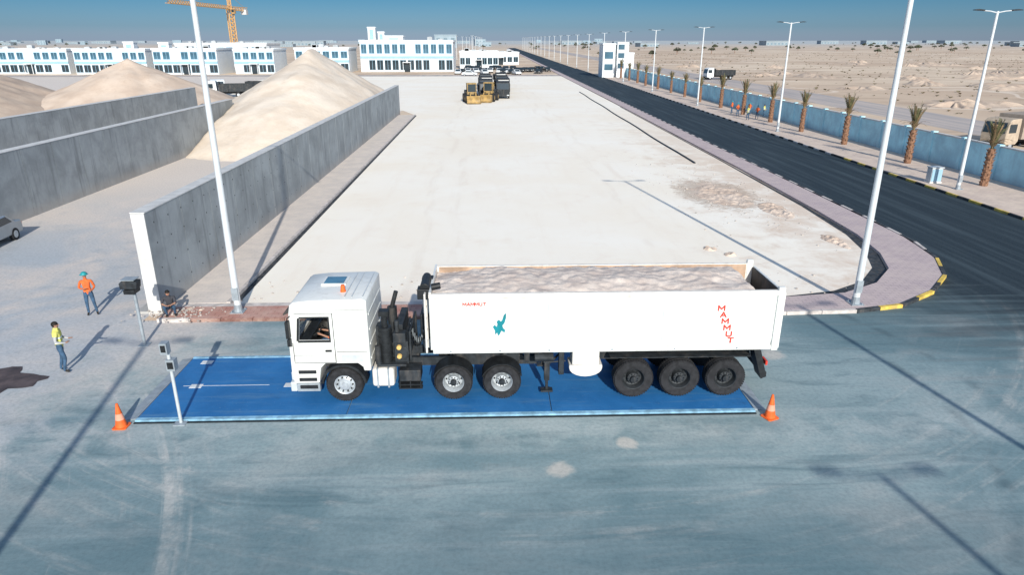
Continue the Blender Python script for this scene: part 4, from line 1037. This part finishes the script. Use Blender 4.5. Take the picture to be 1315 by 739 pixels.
def loader(label,loc,rot,group=None):
    t=thing('wheel_loader',label,'wheel loader',loc,rot,group)
    m=MB(); m.box(-.9,.9,.3,2.9,.9,1.9); m.prism([(-2.0,.7),(.3,.9),(.3,1.3),(-1.6,1.3)],-.6,.6,'x'); b=m.obj('chassis',M['dark'],t,bevel=.06)
    m=MB(); m.box(-.75,.75,-.9,.5,1.35,1.75); m.box(-.8,.8,-.95,.55,3.0,3.15)
    for x in (-.72,.72):
        for y in (-.87,.47): m.box(x-.05,x+.05,y-.05,y+.05,1.75,3.0)
    m.mi=1; m.box(-.68,.68,-.84,.44,1.76,2.98); m.obj('cab',[M['yellow'],M['glass']],t)
    for s in (-1,1):
        m=MB(); m.beam((s*.45,-1.0,1.5),(s*.45,-2.3,1.4),.16,.3); m.beam((s*.45,-2.3,1.4),(s*.45,-3.1,.6),.16,.3); m.obj('lift_arm',M['yellow'],t)
        for y in (-1.5,1.7):
            q=MB(); q.cyl((s*1.25,y,.7),(s*.75,y,.7),.7,.7,20); q.mi=1; q.cyl((s*1.26,y,.7),(s*1.2,y,.7),.35,.35,14); q.obj('wheel',[M['tyre'],M['yellow']],t,smooth=True)
    m=MB(); m.prism([(-3.9,.1),(-3.2,.12),(-3.0,.6),(-3.1,1.2),(-3.35,1.3),(-3.2,.7),(-3.35,.25),(-3.9,.16)],-1.15,1.15,'x')
    for s in (-1.16,1.12): m.prism([(-3.9,.1),(-3.2,.12),(-3.0,.6),(-3.1,1.2),(-3.35,1.3)],s,s+.04,'x')
    m.obj('bucket',M['yellow'],t)
    m=MB(); m.cyl((.5,1.4,1.9),(.5,1.4,2.6),.07,.07,8); m.obj('exhaust',M['black'],t)
    return t
MG='machines parked in rows on the lot'
l0=loader('dark and yellow wheel loader parked in front of black trucks',(-3.2,119,.012),.15,MG)
copy_tree(l0,(-.2,121.5,.012),-.2)
q=lorry('black tipper lorry parked on the pale lot',(-.9,128,.012),.05,M['dark'],M['black'],MG)
for (x,y) in ((2.3,130),(-.9,138),(2.3,141),(-1.0,149),(2.5,152),(-1.2,160),(2.2,164)): copy_tree(q,(x,y,.012),R.uniform(-.08,.08))
lorry('dark lorry with pale cab driving on service road',(60.5,187,.01),-1.4,M['bwhite'],M['dark'])
lorry('beige box lorry parked beyond the blue wall',(51.5,66,.01),-1.2,mat('beige_truck_paint',(.46,.37,.28)),mat('beige_box',(.38,.31,.25),.8),box=True)
VG='vehicles parked between the sand heaps'
a=lorry('white lorry with dark body near the sand heaps',(-47.5,131,.01),-1.3,M['bwhite'],M['dark'],VG); copy_tree(a,(-43,139,.01),1.6); copy_tree(a,(-52,137,.01),.4)

def car(label,loc,rot,paint,group=None):
    t=thing('car',label,'car',loc,rot,group)
    m=MB(); m.prism([(-2.2,.35),(-2.25,.7),(-2.1,.82),(-1.2,.95),(-.5,1.42),(.9,1.45),(1.6,1.0),(2.15,.95),(2.25,.6),(2.2,.32)],-.88,.88,'x'); b=m.obj('body',paint,t,bevel=.07)
    for s in (-1,1):
        m=MB(); m.add([(s*.884,-.95,.98),(s*.884,-.45,1.36),(s*.884,.85,1.38),(s*.884,1.35,1.0)],[(0,1,2,3)]); m.obj('side_window',M['glass'],b)
    m=MB(); m.add([(-.75,-1.18,.965),(.75,-1.18,.965),(.7,-.56,1.4),(-.7,-.56,1.4)],[(0,1,2,3)]); m.obj('windscreen',M['glass'],b)
    m=MB(); m.add([(-.75,1.57,1.03),(.75,1.57,1.03),(.7,.95,1.43),(-.7,.95,1.43)],[(0,1,2,3)]); m.obj('rear_window',M['glass'],b)
    for s in (-1,1):
        for y in (-1.4,1.4):
            q=MB(); q.cyl((s*.9,y,.32),(s*.7,y,.32),.32,.32,18); q.mi=1; q.cyl((s*.905,y,.32),(s*.88,y,.32),.2,.2,12); q.obj('wheel',[M['tyre'],M['rim']],t,smooth=True)
        m=MB(); m.box(s*.65-.16,s*.65+.16,-2.27,-2.2,.6,.74); m.obj('headlight',M['lgrey'],t)
        m=MB(); m.box(s*.7-.13,s*.7+.13,2.2,2.27,.65,.8); m.obj('tail_light',M['red'],t)
    return t
car('silver car parked beside the concrete bay wall',(-25.9,34.2,.005),.10,M['carpaint'])
c0=car('white car parked beyond the lot',(-6,208.5,.02),1.5,M['bwhite'],'cars parked beyond the lot')
for i in range(8): copy_tree(c0,(-10+i*2.6+R.uniform(-.5,.5),218+R.uniform(-3,14),.01),R.uniform(-.3,.3))
c1=car('dark car parked beyond the lot',(4,224,.01),0,M['dark'],'cars parked beyond the lot')
for i in range(24): copy_tree(c1,(-9+i*1.2,228+R.uniform(-9,26),.01),R.uniform(-.3,.3))

# ------------------------------------------------------------ camera, light, sky
cd=bpy.data.cameras.new('camera'); cam=bpy.data.objects.new('camera',cd); COL.objects.link(cam)
cam.location=(0,0,10); cam.rotation_euler=(rad(70),0,rad(-1.75)); cd.sensor_width=36; cd.lens=24.0; cd.clip_end=20000; S.camera=cam
el=rad(24.2); az=Vector((.17,-.985)).normalized(); sv=Vector((az.x*math.cos(el),az.y*math.cos(el),math.sin(el)))
sl=bpy.data.lights.new('sun','SUN'); sl.energy=5; sl.angle=rad(.5); sl.color=(1,.965,.885)
so=bpy.data.objects.new('sun',sl); COL.objects.link(so); so.rotation_mode='QUATERNION'; so.rotation_quaternion=sv.to_track_quat('Z','Y')
W_=bpy.data.worlds.new('World'); S.world=W_; W_.use_nodes=True; nt=W_.node_tree
sky=nt.nodes.new('ShaderNodeTexSky'); sky.sky_type='NISHITA'; sky.sun_disc=False; sky.sun_elevation=el; sky.sun_rotation=math.atan2(az.x,az.y)
sky.air_density=1.0; sky.dust_density=.6; sky.ozone_density=2.5
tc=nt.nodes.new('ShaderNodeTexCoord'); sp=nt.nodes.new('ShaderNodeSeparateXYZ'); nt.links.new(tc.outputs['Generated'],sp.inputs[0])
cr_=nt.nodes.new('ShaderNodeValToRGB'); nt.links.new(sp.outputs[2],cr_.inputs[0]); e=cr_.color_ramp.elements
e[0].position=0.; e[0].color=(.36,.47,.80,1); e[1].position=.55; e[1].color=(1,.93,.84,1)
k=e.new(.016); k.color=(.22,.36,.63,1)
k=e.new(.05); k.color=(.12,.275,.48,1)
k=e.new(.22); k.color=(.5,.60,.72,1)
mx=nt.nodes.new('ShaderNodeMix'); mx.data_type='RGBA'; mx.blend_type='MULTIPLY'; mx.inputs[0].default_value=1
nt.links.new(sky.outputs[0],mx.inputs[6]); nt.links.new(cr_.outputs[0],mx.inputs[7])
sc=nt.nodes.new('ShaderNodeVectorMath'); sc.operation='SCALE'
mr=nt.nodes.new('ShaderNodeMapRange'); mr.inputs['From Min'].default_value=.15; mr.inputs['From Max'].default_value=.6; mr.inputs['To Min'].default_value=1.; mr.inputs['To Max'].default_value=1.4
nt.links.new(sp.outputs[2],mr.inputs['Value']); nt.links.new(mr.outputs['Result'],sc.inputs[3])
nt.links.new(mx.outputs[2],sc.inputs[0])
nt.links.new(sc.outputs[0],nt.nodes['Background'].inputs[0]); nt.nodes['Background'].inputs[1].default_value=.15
